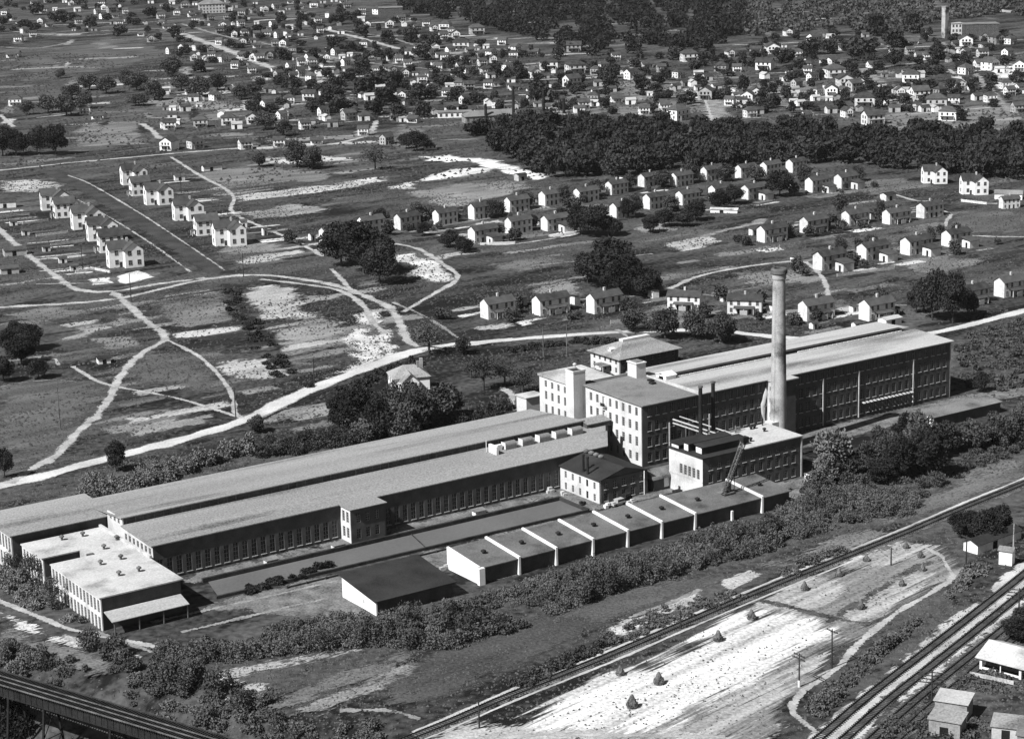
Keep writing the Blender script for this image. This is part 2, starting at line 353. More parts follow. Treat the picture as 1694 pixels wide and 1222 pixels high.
# street between the white houses
ribbon('street', [(82,284),(130,305),(200,346),(290,404),(362,450)], 13, M['street'])
ribbon('pavement', [(128,330),(185,362),(250,403),(315,450)], 1.1, M['kerb'])
ribbon('pavement', [(112,290),(150,305),(230,352),(300,398),(372,447)], 1.1, M['kerb'])
for p, wd, m in [
 ([(-40,812),(60,790),(140,768),(210,750),(300,727),(410,693),(500,650),(600,611),(690,580),(770,569),(850,561)], 7.2, 'road'),
 ([(830,563),(920,556),(1010,550),(1100,547),(1180,546),(1240,553),(1320,560),(1440,566),(1530,553),(1590,541),(1640,528),(1694,514),(1760,495)], 5.2, 'road'),
 ([(14,800),(55,775),(95,752),(128,715),(158,690),(183,655),(196,628),(213,605),(238,582),(275,562),(270,550),(240,530),(220,512),(205,498),(185,482)], 3.4, 'path'),
 ([(-10,372),(45,420),(90,455),(130,480),(190,482),(260,470),(340,460)], 3.6, 'path'),
 ([(-10,509),(100,503),(190,495),(260,480),(340,462),(420,455),(500,462),(560,474),(610,492),(645,510),(662,535),(672,560),(690,574)], 4., 'path'),
 ([(430,462),(500,470),(560,480),(600,505),(618,535),(640,552)], 3., 'path'),
 ([(276,562),(330,590),(368,628),(386,660),(388,682),(402,692)], 1.8, 'path'),
 ([(120,606),(160,630),(200,641),(290,658),(370,682),(402,692)], 1.8, 'path'),
 ([(55,590),(92,594),(97,604)], 1.2, 'path'),
 ([(0,640),(40,632),(90,628),(130,632)], 1.2, 'pathd'),
 ([(283,260),(330,290),(368,310),(387,327),(382,347),(402,362),(440,378),(490,400),(535,424)], 2.6, 'path'),
 ([(548,445),(565,462),(583,482)], 2.4, 'path'),
 ([(-10,283),(60,276),(110,270),(200,262),(300,253),(400,245)], 4.5, 'path'),
 ([(650,403),(690,411),(730,435),(757,455),(750,468),(720,485),(667,516)], 2.8, 'path'),
 ([(1108,478),(1150,459),(1200,447),(1265,437),(1330,431)], 3.2, 'path'),
 ([(1328,431),(1350,446),(1366,470),(1371,492)], 2.2, 'path'),
 ([(1160,392),(1210,378),(1250,370),(1262,362)], 5., 'pathd'),
 ([(700,384),(800,404),(850,404),(920,394)], 2., 'path'),
 ([(1480,322),(1520,333),(1560,333)], 2.2, 'path'),
 ([(1552,345),(1573,355),(1566,365),(1565,375)], 2., 'path'),
 ([(1590,330),(1620,337),(1650,337)], 2.4, 'path'),
 ([(1608,390),(1650,392),(1694,392)], 2., 'path'),
 ([(-10,990),(60,1018),(120,1042),(180,1054),(240,1066),(275,1074),(286,1084),(262,1098)], 1.8, 'path'),
 ([(1350,1210),(1327,1192),(1312,1180),(1311,1164),(1328,1142),(1363,1121),(1391,1100),(1416,1069),(1447,1041),(1487,1011),(1536,983),(1569,963),(1577,952),(1566,935),(1558,920),(1530,905)], 1.7, 'path'),
 ([(562,1176),(613,1173),(653,1176),(694,1190)], 1.8, 'pathd'),
 ([(830,640),(848,655),(842,672),(850,678),(900,664)], 2.6, 'path'),
 ([(552,680),(575,700),(600,715)], 1., 'path'),
 ([(623,200),(612,220),(590,230),(545,240)], 4., 'path'),
 ([(275,48),(340,70),(400,92),(450,112),(540,138)], 11, 'path'),([(525,45),(620,70),(705,95)], 7, 'path'),
 ([(1160,130),(1178,165),(1192,205)], 18, 'pathd'),([(1150,132),(1166,165),(1180,205)], 2.5, 'path'),
 ([(1430,115),(1470,150),(1500,180),(1520,190)], 9, 'pathd'),([(1480,190),(1520,188),(1640,178)], 3, 'path'),
 ([(235,205),(250,215),(265,230)], 5., 'path'),([(0,190),(22,210)], 3.5, 'path'),
 ([(1316,148),(1330,170),(1342,190)], 4., 'path'),([(740,160),(700,160),(620,165)], 4, 'path'),
 ([(1570,115),(1600,140)], 3.5, 'path'),([(60,195),(110,190)],3.,'path'),
 ([(820,1222),(900,1214),(1000,1216),(1200,1219)], 2., 'path'),
 ([(1020,545),(1060,570),(1100,585)], 1.6, 'pathd'),
 ([(1040,1022),(1100,1000),(1160,975)], 1.5,'pathd'),
]:
    ribbon('road' if m == 'road' else 'path', p, wd, M[m])
# ragged dark drainage ditches beside road and rows
for p in [[(1215,985),(1290,1000),(1380,1022),(1440,1032)],[(1370,1030),(1440,985),(1520,935),(1560,925)]]: ribbon('ditch', p, 2.2, mat('weedy_ditch', .06, .3, .3, 1.5, edge=1.1, fine=1.5))
for p in [[(420,700),(520,655),(620,620),(700,590),(830,575)],[(0,262),(100,258),(205,252)],[(700,572),(760,578),(840,573)]]:
    ribbon('ditch', [(a, b) for a, b in p], 1.6, mat('ditch', .016, .3, edge=.6))
for p_ in ([(160,1045),(200,1060),(250,1078),(330,1092)], [(250,1030),(330,1012),(420,992),(560,960)], [(300,1046),(400,1022),(480,1003),(540,990)]): ribbon('path', p_, 1.3, M['pathd'])
for p_ in ([(0,1010),(40,1025),(90,1052),(140,1066),(135,1076),(70,1060),(20,1035)], [(250,1095),(330,1112),(420,1128),(400,1138),(300,1118)], [(255,1112),(275,1120),(282,1140),(262,1130)]): patch('bare_soil', p_, field(.42, 1.6))
# ------------------------------------------------------------------ railways
def line_w(pts, off=0, step=6.):
    c = smooth_line(pts, step); t = np.gradient(c, axis=0); t /= np.linalg.norm(t, axis=1)[:, None]
    return c + np.stack([-t[:, 1], t[:, 0]], 1)*off, t
def rail_track(pts, off, label, zb=.0, group=None, bed=True):
    c, t = line_w(pts, off); z = zb+.12
    root = thing('railway_track', label, 'railway track', (c[0][0], c[0][1], 0), 0, group)
    base = c[0]
    def strip(name, o, wd, z0, z1, m):
        mb = MB(); n = len(c); nr = np.stack([-t[:, 1], t[:, 0]], 1)
        for i in range(n):
            for s, zz in ((-wd/2, z0), (-wd/2, z1), (wd/2, z1), (wd/2, z0)):
                q = c[i]-base+nr[i]*(o+s); mb.v.append((float(q[0]), float(q[1]), zz))
            if i:
                b = 4*i
                for k in range(3): mb.f.append((b-4+k, b-3+k, b+1+k, b+k)); mb.mi.append(0)
        return mb.build(name, m, root)
    strip('rail', .78, .16, z+.12, z+.30, M['iron']); strip('rail', -.78, .16, z+.12, z+.30, M['iron'])
    mb = MB(); d = np.linalg.norm(np.diff(c, axis=0), axis=1); s = np.concatenate([[0], np.cumsum(d)])
    for q in np.arange(0, s[-1], .75):
        i = min(int(np.searchsorted(s, q, 'right'))-1, len(c)-2); f = (q-s[i])/max(1e-6, d[i]); p = c[i]+(c[i+1]-c[i])*f-base
        mb.T = Matrix.Translation((float(p[0]), float(p[1]), 0)) @ Matrix.Rotation(math.atan2(t[i][1], t[i][0]), 4, 'Z')
        mb.box(-.12, .12, -1.3, 1.3, z-.1, z+.12)
    mb.T = None; so_ = mb.build('sleepers', M['wood'], root); tag(so_, kind='stuff'); return root
TR1 = [(1760,770),(1694,800),(1600,838),(1502,880),(1400,921),(1270,973),(1130,1032),(1000,1088),(850,1148),(740,1196),(640,1236)]
ribbon('railway_bed', TR1, 5.2, M['cinder']);
ribbon('railway_verge', [(x-4, y-7) for x, y in TR1], 1.0, M['ballast'])
ribbon('railway_verge', [(x+6, y+9) for x, y in TR1[4:]], .9, M['ballast'])
rail_track(TR1, 0, 'single railway track curving below the thicket and past the pale hay field')
MLN = [(1760,880),(1694,937),(1560,1042),(1426,1145),(1348,1211),(1300,1250)]
patch('railway_bed', [(1760,870),(1694,925),(1560,1030),(1430,1136),(1322,1228),(1290,1262),(1400,1262),(1460,1205),(1470,1160),(1500,1178),(1600,1088),(1694,1012),(1760,960)], M['ballast'], inset=1.2)
for o, wd in ((1.9, 1.7), (6.0, 2.2), (10.4, 3.6), (14.2, 2.6)):
    c, t = line_w(MLN[:5], o); P = c
    V = []; F = []; E = []; z = _z()
    for i in range(len(c)):
        n_ = np.array([-t[i][1], t[i][0]])
        for k, e in ((-.75,0),(-.3,1),(.3,1),(.75,0)):
            q = c[i]+n_*k*wd; V.append((q[0], q[1], z)); E.append(float(e))
        if i:
            b = 4*i; F += [(b-4+k, b-3+k, b+k+1, b+k) for k in range(3)]
    edge_mesh('railway_bed', V, F, E, M['cinder'])
for o, nm in ((1.9, 'railway track at the left edge of the bright main line ballast'), (6.0, 'second railway track from the left on the bright main line'),
              (10.4, 'third railway track from the left on the main line'), (14.2, 'rightmost railway track of the main line by the light roofed house')):
    rail_track(MLN, o, nm, group='parallel main line tracks')
# ------------------------------------------------------------------ vegetation
def fast_mesh(name, V, Q, mats, mi=None):
    me = bpy.data.meshes.new(name); n = len(Q); k = Q.shape[1]
    me.vertices.add(len(V)); me.vertices.foreach_set('co', V.astype(np.float32).ravel())
    me.loops.add(n*k); me.loops.foreach_set('vertex_index', Q.astype(np.int32).ravel())
    me.polygons.add(n); me.polygons.foreach_set('loop_start', np.arange(0, n*k, k, dtype=np.int32))
    for m in (mats if isinstance(mats, (list, tuple)) else [mats]): me.materials.append(m)
    if mi is not None: me.polygons.foreach_set('material_index', mi.astype(np.int32))
    me.update(calc_edges=True); me.validate(); return me
def leaves(lobes, n, size, seed=0, shell=.75):
    r = np.random.default_rng(seed); lobes = np.array(lobes, float)          # x y z rx ry rz
    wts = (lobes[:, 3]*lobes[:, 4]*lobes[:, 5])**.67; idx = r.choice(len(lobes), n, p=wts/wts.sum())
    d = r.normal(size=(n, 3)); d /= np.linalg.norm(d, axis=1)[:, None]
    rr = np.clip(r.normal(shell+.12, .2, n), .15, 1.12)
    c = lobes[idx, :3]+d*lobes[idx, 3:]*rr[:, None]
    a = r.normal(size=(n, 3)); a /= np.linalg.norm(a, axis=1)[:, None]; b = np.cross(a, r.normal(size=(n, 3))); b /= np.linalg.norm(b, axis=1)[:, None]
    s = size*r.uniform(.5, 1.15, n)[:, None]; a *= s; b *= s*.7
    V = np.stack([c-a-b*.6, c+a*.2-b, c+a+b*.5, c-a*.3+b], 1).reshape(-1, 3)
    return V, np.arange(4*n).reshape(-1, 4)
def lobeset(H, W, n, seed, base=.22):
    r = random.Random(seed); out = [(0, 0, H*.62, W*.33, W*.33, H*.33)]
    for i in range(n):
        t = 2*math.pi*i/n+r.uniform(-.5, .5); zz = r.uniform(base+.12, .86); k = math.sin(math.pi*min(1, max(.05, (zz-base+.12)/(1.12-base))))
        q = W*.5*k*r.uniform(.45, .85); s = W*r.uniform(.15, .27)
        out.append((q*math.cos(t), q*math.sin(t), H*zz, s, s, s*r.uniform(.7, 1.1)))
    return out
def trunk_mb(H, W, seed, r0=.35, twigs=5):
    mb = MB(); r = random.Random(seed); mb.tube((0,0,-.3), (.1,0,H*.45), r0, r0*.6, 7); mb.tube((.1,0,H*.45), (.2,.2,H*.85), r0*.6, r0*.15, 6)
    for i in range(twigs):
        t = r.uniform(0, 6.28); z = H*r.uniform(.25, .6); q = W*r.uniform(.2, .38)
        mb.tube((.08,0,z), (q*math.cos(t), q*math.sin(t), z+H*r.uniform(.12, .3)), r0*.35, r0*.1, 5)
    return mb
TREES = {}
def tree_proto(key, H, W, nl, n, size, m, seed, trunk=True, r0=.35, base=.22, shell=.75, twigs=5):
    V, Q = leaves(lobeset(H, W, nl, seed, base), n, size, seed, shell)
    TREES[key] = (fast_mesh('crown', V, Q, m), trunk_mb(H, W, seed, r0, twigs).mesh('trunk', M['bark']) if trunk else None, H, W)
for i in range(3): tree_proto('dark%d' % i, 14, 12, 12+2*i, 6000, .44, M['leafd'], 20+i)
for i in range(3): tree_proto('mid%d' % i, 10, 9, 11+i, 3800, .40, M['leafm'], 30+i)
for i in range(2): tree_proto('pale%d' % i, 9, 8.5, 12, 2300, .36, M['leafl'], 40+i, shell=.7)
for i in range(2): tree_proto('thin%d' % i, 11, 8, 11, 1000, .30, M['leafm'], 50+i, shell=.6, twigs=14)
for i in range(3): tree_proto('bush%d' % i, 3, 3.6, 8, 800, .27, M['leafm'], 60+i, False, base=.1)
for i in range(4): tree_proto('far%d' % i, 10, 10, 11, 620, .95, M['leaff'], 70+i, False, base=.12)
for i in range(2): tree_proto('farm%d' % i, 9, 9, 10, 520, .9, M['leafm'], 80+i, False, base=.12)
def put_tree(key, x, y, H=None, W=None, label=None, cat='tree', group=None, name='broadleaf_tree', px=True, dz=0):
    crown, trunk, h0, w0 = TREES[key]; g = G(x, y) if px else np.array([x, y, 0.])
    H = H or h0; W = W or w0; sc = (W/w0, W/w0, H/h0); z = float(hgt(np.array(g[0]), np.array(g[1])))+dz
    if trunk is None:
        o = bpy.data.objects.new(name, crown); col.objects.link(o); o.location = (g[0], g[1], z)
    else:
        o = thing(name, label, cat, (g[0], g[1], z)); c = bpy.data.objects.new('crown', crown); col.objects.link(c); c.parent = o
        t = bpy.data.objects.new('trunk', trunk); col.objects.link(t); t.parent = o
    o.rotation_euler = (0, 0, random.uniform(0, 6.28)); o.scale = sc; tag(o, label, cat, group); return o
# ------------------------------------------------------------------ the mill
# window pane meshes: lie in local x-z plane facing -y, origin at the bottom centre
_win = {}
def win_mesh(wd, ht, cols=2, rows=4, pane='glass', sash='sash'):
    k = (round(wd, 2), round(ht, 2), cols, rows, pane, sash)
    if k not in _win:
        mb = MB(); mb.box(-wd/2, wd/2, .0, .04, 0, ht, 0); t = .07
        mb.box(-wd/2, -wd/2+t, -.05, -.003, 0, ht, 1); mb.box(wd/2-t, wd/2, -.05, -.003, 0, ht, 1)
        mb.box(-wd/2+t, wd/2-t, -.05, -.003, 0, t, 1); mb.box(-wd/2+t, wd/2-t, -.05, -.003, ht-t, ht, 1)
        for i in range(1, cols): x = -wd/2+wd*i/cols; mb.box(x-.03, x+.03, -.04, -.003, t, ht-t, 1)
        for i in range(1, rows): z = ht*i/rows; mb.box(-wd/2+t, wd/2-t, -.035, -.003, z-.025, z+.025, 1)
        _win[k] = mb.mesh('window', [M[pane], M[sash]])
    return _win[k]
def facade(mb, p, q, z0, z1, n, ww, rows, depth=.3, ends=None, mi=0, sills=None):
    """skin of piers and spandrels in front of the wall line p->q (outside on the right hand), returns window places"""
    p = np.array(p, float); q = np.array(q, float); Ln = np.linalg.norm(q-p); d = (q-p)/Ln; ang = math.atan2(d[1], d[0])
    T0 = mb.T; mb.T = Matrix.Translation((p[0], p[1], 0)) @ Matrix.Rotation(ang, 4, 'Z')
    e = ends if ends is not None else 0; step = (Ln-2*e)/n; out = []; xs = [e+step*(i+.5) for i in range(n)]
    edges = [0]+[v for x in xs for v in (x-ww/2, x+ww/2)]+[Ln]
    for i in range(0, len(edges), 2):
        if edges[i+1]-edges[i] > .01: mb.box(edges[i], edges[i+1], -depth, 0, z0, z1, mi)
    zs = [z0]+[v for r in rows for v in r]+[z1]
    for x in xs:
        for k in range(0, len(zs), 2):
            if zs[k+1]-zs[k] > .02: mb.box(x-ww/2, x+ww/2, -depth, 0, zs[k], zs[k+1], mi)
        for (a, b) in rows:
            v = p+d*x; out.append((v[0]+d[1]*.08, v[1]-d[0]*.08, a, ang, ww, b-a, x))
            if sills is not None: mb.box(x-ww/2-.1, x+ww/2+.1, -depth-.12, -depth-.002, a-.18, a-.02, sills)
    mb.T = T0; return out
def put_windows(root, wins, cols=2, rows=4, keep=None, **kw):
    """at most `keep` separate windows; the rest one part"""
    keep = len(wins) if keep is None else keep
    for (x, y, z, a, ww, hh, _) in wins[:keep]: place(win_mesh(ww, hh, cols, rows, **kw), 'window', root, (x, y, z), a)
    if wins[keep:]:
        mb = MB()
        for (x, y, z, a, ww, hh, _) in wins[keep:]:
            me = win_mesh(ww, hh, cols, rows, **kw); mb.T = Matrix.Translation((x, y, z)) @ Matrix.Rotation(a, 4, 'Z')
            for mi in (0, 1):
                fs = [tuple(p.vertices) for p in me.polygons if p.material_index == mi]; mb.add([v.co for v in me.vertices], fs, mi)
        mb.T = None; tag(mb.build('window', [M['glass'], M['sash']], root), kind='stuff')
# ---- main four-storey mill: u 0..112.5, v 0..31, h 16.9
def main_mill():
    r = mt('mill_building', 'long four storey textile mill with monitor roof and bright end wall behind the chimney', 'mill', 0, 0)
    W_, D_, H_ = 112.3, 30.6, 16.7
    mb = MB(); mb.box(.35, W_-.35, .35, D_-.35, -.3, H_-.05)
    rows = [(1.2, 3.6), (5.3, 7.9), (9.5, 12.0), (13.5, 15.8)]
    wf = facade(mb, (0, .35), (W_, .35), -.3, H_-.1, 44, 1.25, rows, .38, ends=1.2, sills=1)
    # corner piers and downpipes
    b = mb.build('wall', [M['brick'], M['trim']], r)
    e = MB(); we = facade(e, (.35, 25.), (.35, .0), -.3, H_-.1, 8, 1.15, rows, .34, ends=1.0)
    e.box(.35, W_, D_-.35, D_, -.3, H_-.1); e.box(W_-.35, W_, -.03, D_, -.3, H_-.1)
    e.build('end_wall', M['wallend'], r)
    put_windows(r, we[:100])
    vis = sorted(wf, key=lambda q: (0 if (q[6] < 9 or q[6] > 40) else 1, q[2] > 12, q[6]))
    put_windows(r, vis, keep=96-len(we))
    sb = MB(); sb.box(42.85, 50, -3.4, .3, -.3, H_-.2); sb.build('stair_bay_front', M['brick'], r)
    sb = MB(); ws_ = facade(sb, (42.85, .3), (42.85, -3.4), -.3, H_-.2, 1, .8, [(2, 3.4), (6.4, 7.8), (10.4, 11.8), (13.8, 15)], .3); sb.build('stair_bay', M['wallend'], r)
    for (x_, y_, z_, a_, w_, h_, _) in ws_: place(win_mesh(w_, h_, 2, 2), 'window', r, (x_, y_, z_), a_)
    sb = MB(); sb.box(42.2, 50.5, -4., -.76, H_-.19, H_+.12); sb.build('roof', M['roofl'], r)
    # roofs
    mb = MB(); o = .75
    mb.prism([(-.5, -o), (18, -o), (18, 25.2), (-.5, 25.2)], [H_-.1]*2+[H_+.45]*2, [H_+.15]*2+[H_+.75]*2); mb.build('roof', M['roofd'], r)
    mb = MB()
    mb.prism([(18.35, -o), (W_+.5, -o), (W_+.5, 15.2), (18.35, 15.2)], [H_-.1]*2+[H_+.6]*2, [H_+.15]*2+[H_+.85]*2)
    mb.build('roof', M['roofl'], r)
    mb = MB(); mb.prism([(18.35, 17.4), (W_+.5, 17.4), (W_+.5, 31.3), (18.35, 31.3)], [H_+.7]*2+[H_-.1]*2, [H_+.95]*2+[H_+.15]*2)
    mb.build('roof', M['roofl'], r)
    mb = MB(); mb.box(18.1, 18.32, -o-.05, 25.2, H_-.1, H_+1.1); mb.build('parapet', M['trim'], r)
    # monitor
    mo = MB(); mo.box(23, 108, 15.25, 17.35, H_+.3, H_+.9); mo.box(22.6, 108.4, 15.9, 17.7, H_+1.35, H_+1.5); mo.box(23, 108, 16.6, 17.3, H_+.9, H_+1.34)
    m_ = mo.build('roof_monitor', M['tar'], r)
    gw = MB()
    for i in range(58):
        u = 23.5+i*1.45
        if 60 < u < 66: continue
        gw.box(u, u+1.2, 15.0, 15.24, H_+.86, H_+1.2)
    tag(gw.build('window', M['white2'], m_), kind='stuff')
    mb = MB(); mb.box(19.4, 22.9, 14.6, 19., H_+.5, H_+1.9); mb.roof(19.2, 23.1, 14.4, 19.2, H_+1.9, H_+2.6); mb.box(19.3, 19.39, 15.8, 17.6, H_+.6, H_+1.5, 1)
    mb.build('dormer', [M['white2'], M['dark']], r)
    # roof hatches and stair head
    mb = MB(); mb.box(14.7, 17.9, 21.6, 25.6, H_+.5, H_+4.6); mb.box(14.5, 18.08, 21.4, 25.8, H_+4.6, H_+4.85); mb.box(15.2, 17.4, 22.2, 25.0, H_+4.86, H_+5.1, 1)
    mb.build('stair_head', [M['wallend'], M['roofd']], r)
    for (a, c) in ((14.2, 14.), (15.6, 16.5)): h_ = MB(); h_.box(a, a+1.4, c, c+1.6, H_+.4, H_+1.0); h_.build('roof_hatch', M['iron'], r)
    # downpipes
    for u in (8.8, 22.3, 41.5, 62.8, 76.2, 97.2):
        p = MB(); p.box(u-.14, u+.14, -.38, -.13, .2, H_-3 if u > 30 else H_-6); p.build('downpipe', M['trim'], r)
    # fire door column on the end wall
    for z in (9.2, 5.0, 13.3):
        p = MB(); p.box(-.06, .0, 15.6, 16.7, z, z+2.4); p.box(-.9, -.07, 15.2, 17.2, z-.15, z); p.box(-.9, -.85, 15.2, 17.2, z, z+.9, 1); p.build('door', [M['white2'], M['iron']], r)
    a = MB()
    for i in range(14): a.prism([(77.4+i*1.42, -1.1), (78.25+i*1.42, -1.1), (78.25+i*1.42, -.1), (77.4+i*1.42, -.1)], [4.15, 4.15, 4.35, 4.35], [4.25, 4.25, 4.45, 4.45])
    tag(a.build('window_awning', M['trim'], r), kind='stuff')
main_mill()
def wing():
    r = mt('mill_wing', 'white flat roofed wing behind the stair tower, left of the tall mill', 'mill wing', -1, 30.9)
    mb = MB(); mb.box(.35, 14, -3.8, 14.2, -.3, 16.2)
    rows = [(2, 4), (6.0, 8.5), (9.9, 12.3), (13.4, 15.3)]
    ws = facade(mb, (.35, 14.55), (.35, -3.8), -.3, 16.3, 5, 1.1, rows, .34, ends=1.6); mb.build('wall', M['wallend'], r)
    put_windows(r, ws)
    mb = MB(); mb.prism([(-.35, -1), (14.6, -1), (14.6, 14.9), (-.35, 14.9)], 16.25, [16.5, 16.5, 16.8, 16.8]); mb.build('roof', M['roofw'], r)
    mb = MB(); mb.lathe([(.3, 16.8), (.3, 17.6), (.55, 17.7), (.55, 18.0), (.1, 18.3)], 10, cx=11, cy=13.); mb.build('roof_vent', M['trim'], r)
    r = mt('stair_tower', 'plain white square stair tower rising between the two end walls of the mill', 'tower', -2.6, 26.9)
    mb = MB(); mb.box(0, 4.0, 0, 3.6, -.3, 20.6); mb.build('wall', M['wallend'], r)
    mb = MB(); mb.box(-.08, .22, -.08, 3.68, 20.6, 21.1); mb.box(3.78, 4.08, -.08, 3.68, 20.6, 21.1); mb.box(.22, 3.78, -.08, .22, 20.6, 21.1); mb.box(.22, 3.78, 3.38, 3.68, 20.6, 21.1)
    mb.build('parapet', M['wallend'], r); mb = MB(); mb.box(.23, 3.77, .23, 3.37, 20.62, 20.7); mb.build('roof', M['tar'], r)
wing()
# ---- long weaving shed
def low_building():
    r = mt('weaving_shed', 'very long low grey roofed mill shed with a clerestory step in its roof', 'mill', -139.5, -1.3)
    Ln = 139.3
    mb = MB(); mb.prism([(.3, .35), (Ln-13, .35), (Ln-.4, 16.3), (Ln-.4, 24), (Ln-8, 27), (Ln-8, 41), (.3, 41)], -.3, 8.3)
    rows = [(.8, 4.9)]
    w1 = facade(mb, (0, .35), (48.2, .35), -.3, 8.4, 20, 1.35, rows, .36, ends=.4, sills=1)
    w2 = facade(mb, (57.5, .35), (Ln-12.5, .35), -.3, 8.4, 29, 1.3, rows, .36, ends=.4, sills=1)
    mb.build('wall', [M['brick'], M['trim']], r)
    vis = sorted(w1+w2, key=lambda q: (q[2] > 4, -q[6]))
    put_windows(r, vis, keep=86, rows=4)
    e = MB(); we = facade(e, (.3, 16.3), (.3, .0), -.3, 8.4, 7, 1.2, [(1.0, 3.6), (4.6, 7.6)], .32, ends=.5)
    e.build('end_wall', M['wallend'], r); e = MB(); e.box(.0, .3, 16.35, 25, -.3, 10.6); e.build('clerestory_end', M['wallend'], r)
    put_windows(r, we)
    mb = MB(); mb.prism([(-.5, -.45), (48.3, -.45), (48.3, 16.3), (-.5, 16.3)], [8.4, 8.4, 8.95, 8.95], [8.65, 8.65, 9.25, 9.25])
    mb.prism([(48.3, -.45), (57.5, -.45), (57.5, 16.3), (48.3, 16.3)], [8.4, 8.4, 8.95, 8.95], [8.65, 8.65, 9.25, 9.25])
    mb.prism([(57.5, -.45), (Ln-12.3, -.45), (Ln-.1, 16.3), (57.5, 16.3)], [8.4, 8.4, 8.95, 8.95], [8.65, 8.65, 9.25, 9.25])
    mb.build('roof', M['roofm'], r)
    mb = MB(); mb.box(.2, Ln-8, 16.6, 17.2, 8.9, 10.75)
    for i in range(55): u = 1.+i*2.35; mb.box(u, u+.22, 16.48, 16.6, 9.2, 10.7, 1)
    cw = mb.build('clerestory_wall', [mat('clerestory_brick', .07, .25, .4, 3.), M['steel']], r)
    mb = MB(); mb.prism([(-.4, 16.1), (Ln-7.6, 16.1), (Ln-7.6, 41.6), (-.4, 41.6)], [10.75, 10.75, 8.5, 8.5], [11., 11., 8.75, 8.75]); mb.build('roof', M['roofm'], r)
    mb = MB(); mb.prism([(.0, 16.6), (.02, 16.6), (.02, 25), (.0, 25)], 8, 10.4); mb.T = None
    # small end clerestory windows
    for i in range(3): place(win_mesh(.9, 1.1, 2, 2), 'window', r, (-.05, 18.3+i*2.3, 9.2), -math.pi/2)
    # projecting stair tower
    t = MB(); t.box(48.65, 57.4, -4.7, -.0, -.3, 8.3)
    wt = facade(t, (48.65, -.0), (48.65, -4.75), -.3, 8.5, 2, 1.2, [(1., 3.6), (4.8, 7.5)], .32, ends=.5)
    t.build('stair_bay', M['wallend'], r)
    t = MB(); wt2 = facade(t, (48.3, -4.7), (57.45, -4.7), -.3, 8.5, 3, 1.1, [(1., 3.4), (4.9, 7.2)], .32, ends=.8); t.box(57.4, 57.7, -5, 0, -.3, 8.4); t.build('stair_bay_front', M['brick'], r)
    put_windows(r, wt+wt2)
    mb = MB(); mb.prism([(47.9, -5.6), (58., -5.6), (58., -.47), (47.9, -.47)], 8.45, [8.6, 8.6, 8.68, 8.68]); mb.build('roof', M['roofm'], r)
    # arched roof ventilators toward the mill
    for i, u in enumerate((103.5, 108.8, 114.1, 119.3, 124.4)):
        v = MB(); n = 8
        pr = [(-1.1, 9.1)]+[(-1.1*math.cos(math.pi*k/n), 10.2+.8*math.sin(math.pi*k/n)) for k in range(n+1)]+[(1.1, 9.1)]
        ln = 3.4
        v.add([(u, 12.6+x, z) for x, z in pr]+[(u+ln, 12.6+x, z) for x, z in pr], [tuple(range(len(pr)-1, -1, -1)), tuple(range(len(pr), 2*len(pr)))]+[(k, (k+1) % len(pr), len(pr)+(k+1) % len(pr), len(pr)+k) for k in range(len(pr))])
        v.box(u-.05, u-.002, 11.6, 13.6, 9.2, 10.9, 1); v.build('roof_ventilator', [M['roofd'], M['white2']], r)  # white plate paints the sunlit look onto the left end
    v = MB(); v.box(99.2, 99.9, 9.4, 13.0, 8.9, 11.2); v.box(99.9, 102.8, 12.2, 13, 8.9, 10.6); v.box(98.5, 98.65, 13, 13.15, 9, 12.2); v.build('roof_housing', M['white2'], r)
    # raised passage into the mill
    mb = MB(); mb.box(Ln-8, Ln-.4, 14.5, 17.5, 8.9, 10.2, 0); mb.prism([(Ln-8, 13.9), (Ln-.4, 13.9), (Ln-.4, 18.2), (Ln-8, 18.2)], [10.2, 10.2, 10.7, 10.7], [10.4, 10.4, 10.95, 10.95], 1)
    mb.build('passage', [M['brick'], M['roofm']], r)
    v = MB(); v.box(Ln-5, Ln-3.8, 9.2, 10.4, 8.9, 10.6); v.build('roof_vent', M['iron'], r)
low_building()
def block_a():
    r = mt('brick_mill_block', 'two storey grey roofed block with tall windows at the far left end of the mill', 'mill block', -163, 24.2)
    mb = MB(); mb.box(.3, 25.5, 0, 18, -.5, 8.9); mb.build('wall', M['brick'], r)
    e = MB(); ws = facade(e, (.3, 18), (.3, 0), -.5, 9, 9, 1.15, [(.6, 3.9), (4.9, 8.3)], .3, ends=.4); e.build('end_wall', M['wallend'], r); put_windows(r, ws)
    mb = MB(); mb.prism([(-.4, -.4), (25.9, -.4), (25.9, 18.6), (-.4, 18.6)], 8.95, [9.15, 9.15, 9.6, 9.6]); mb.build('roof', M['roofm'], r)
block_a()
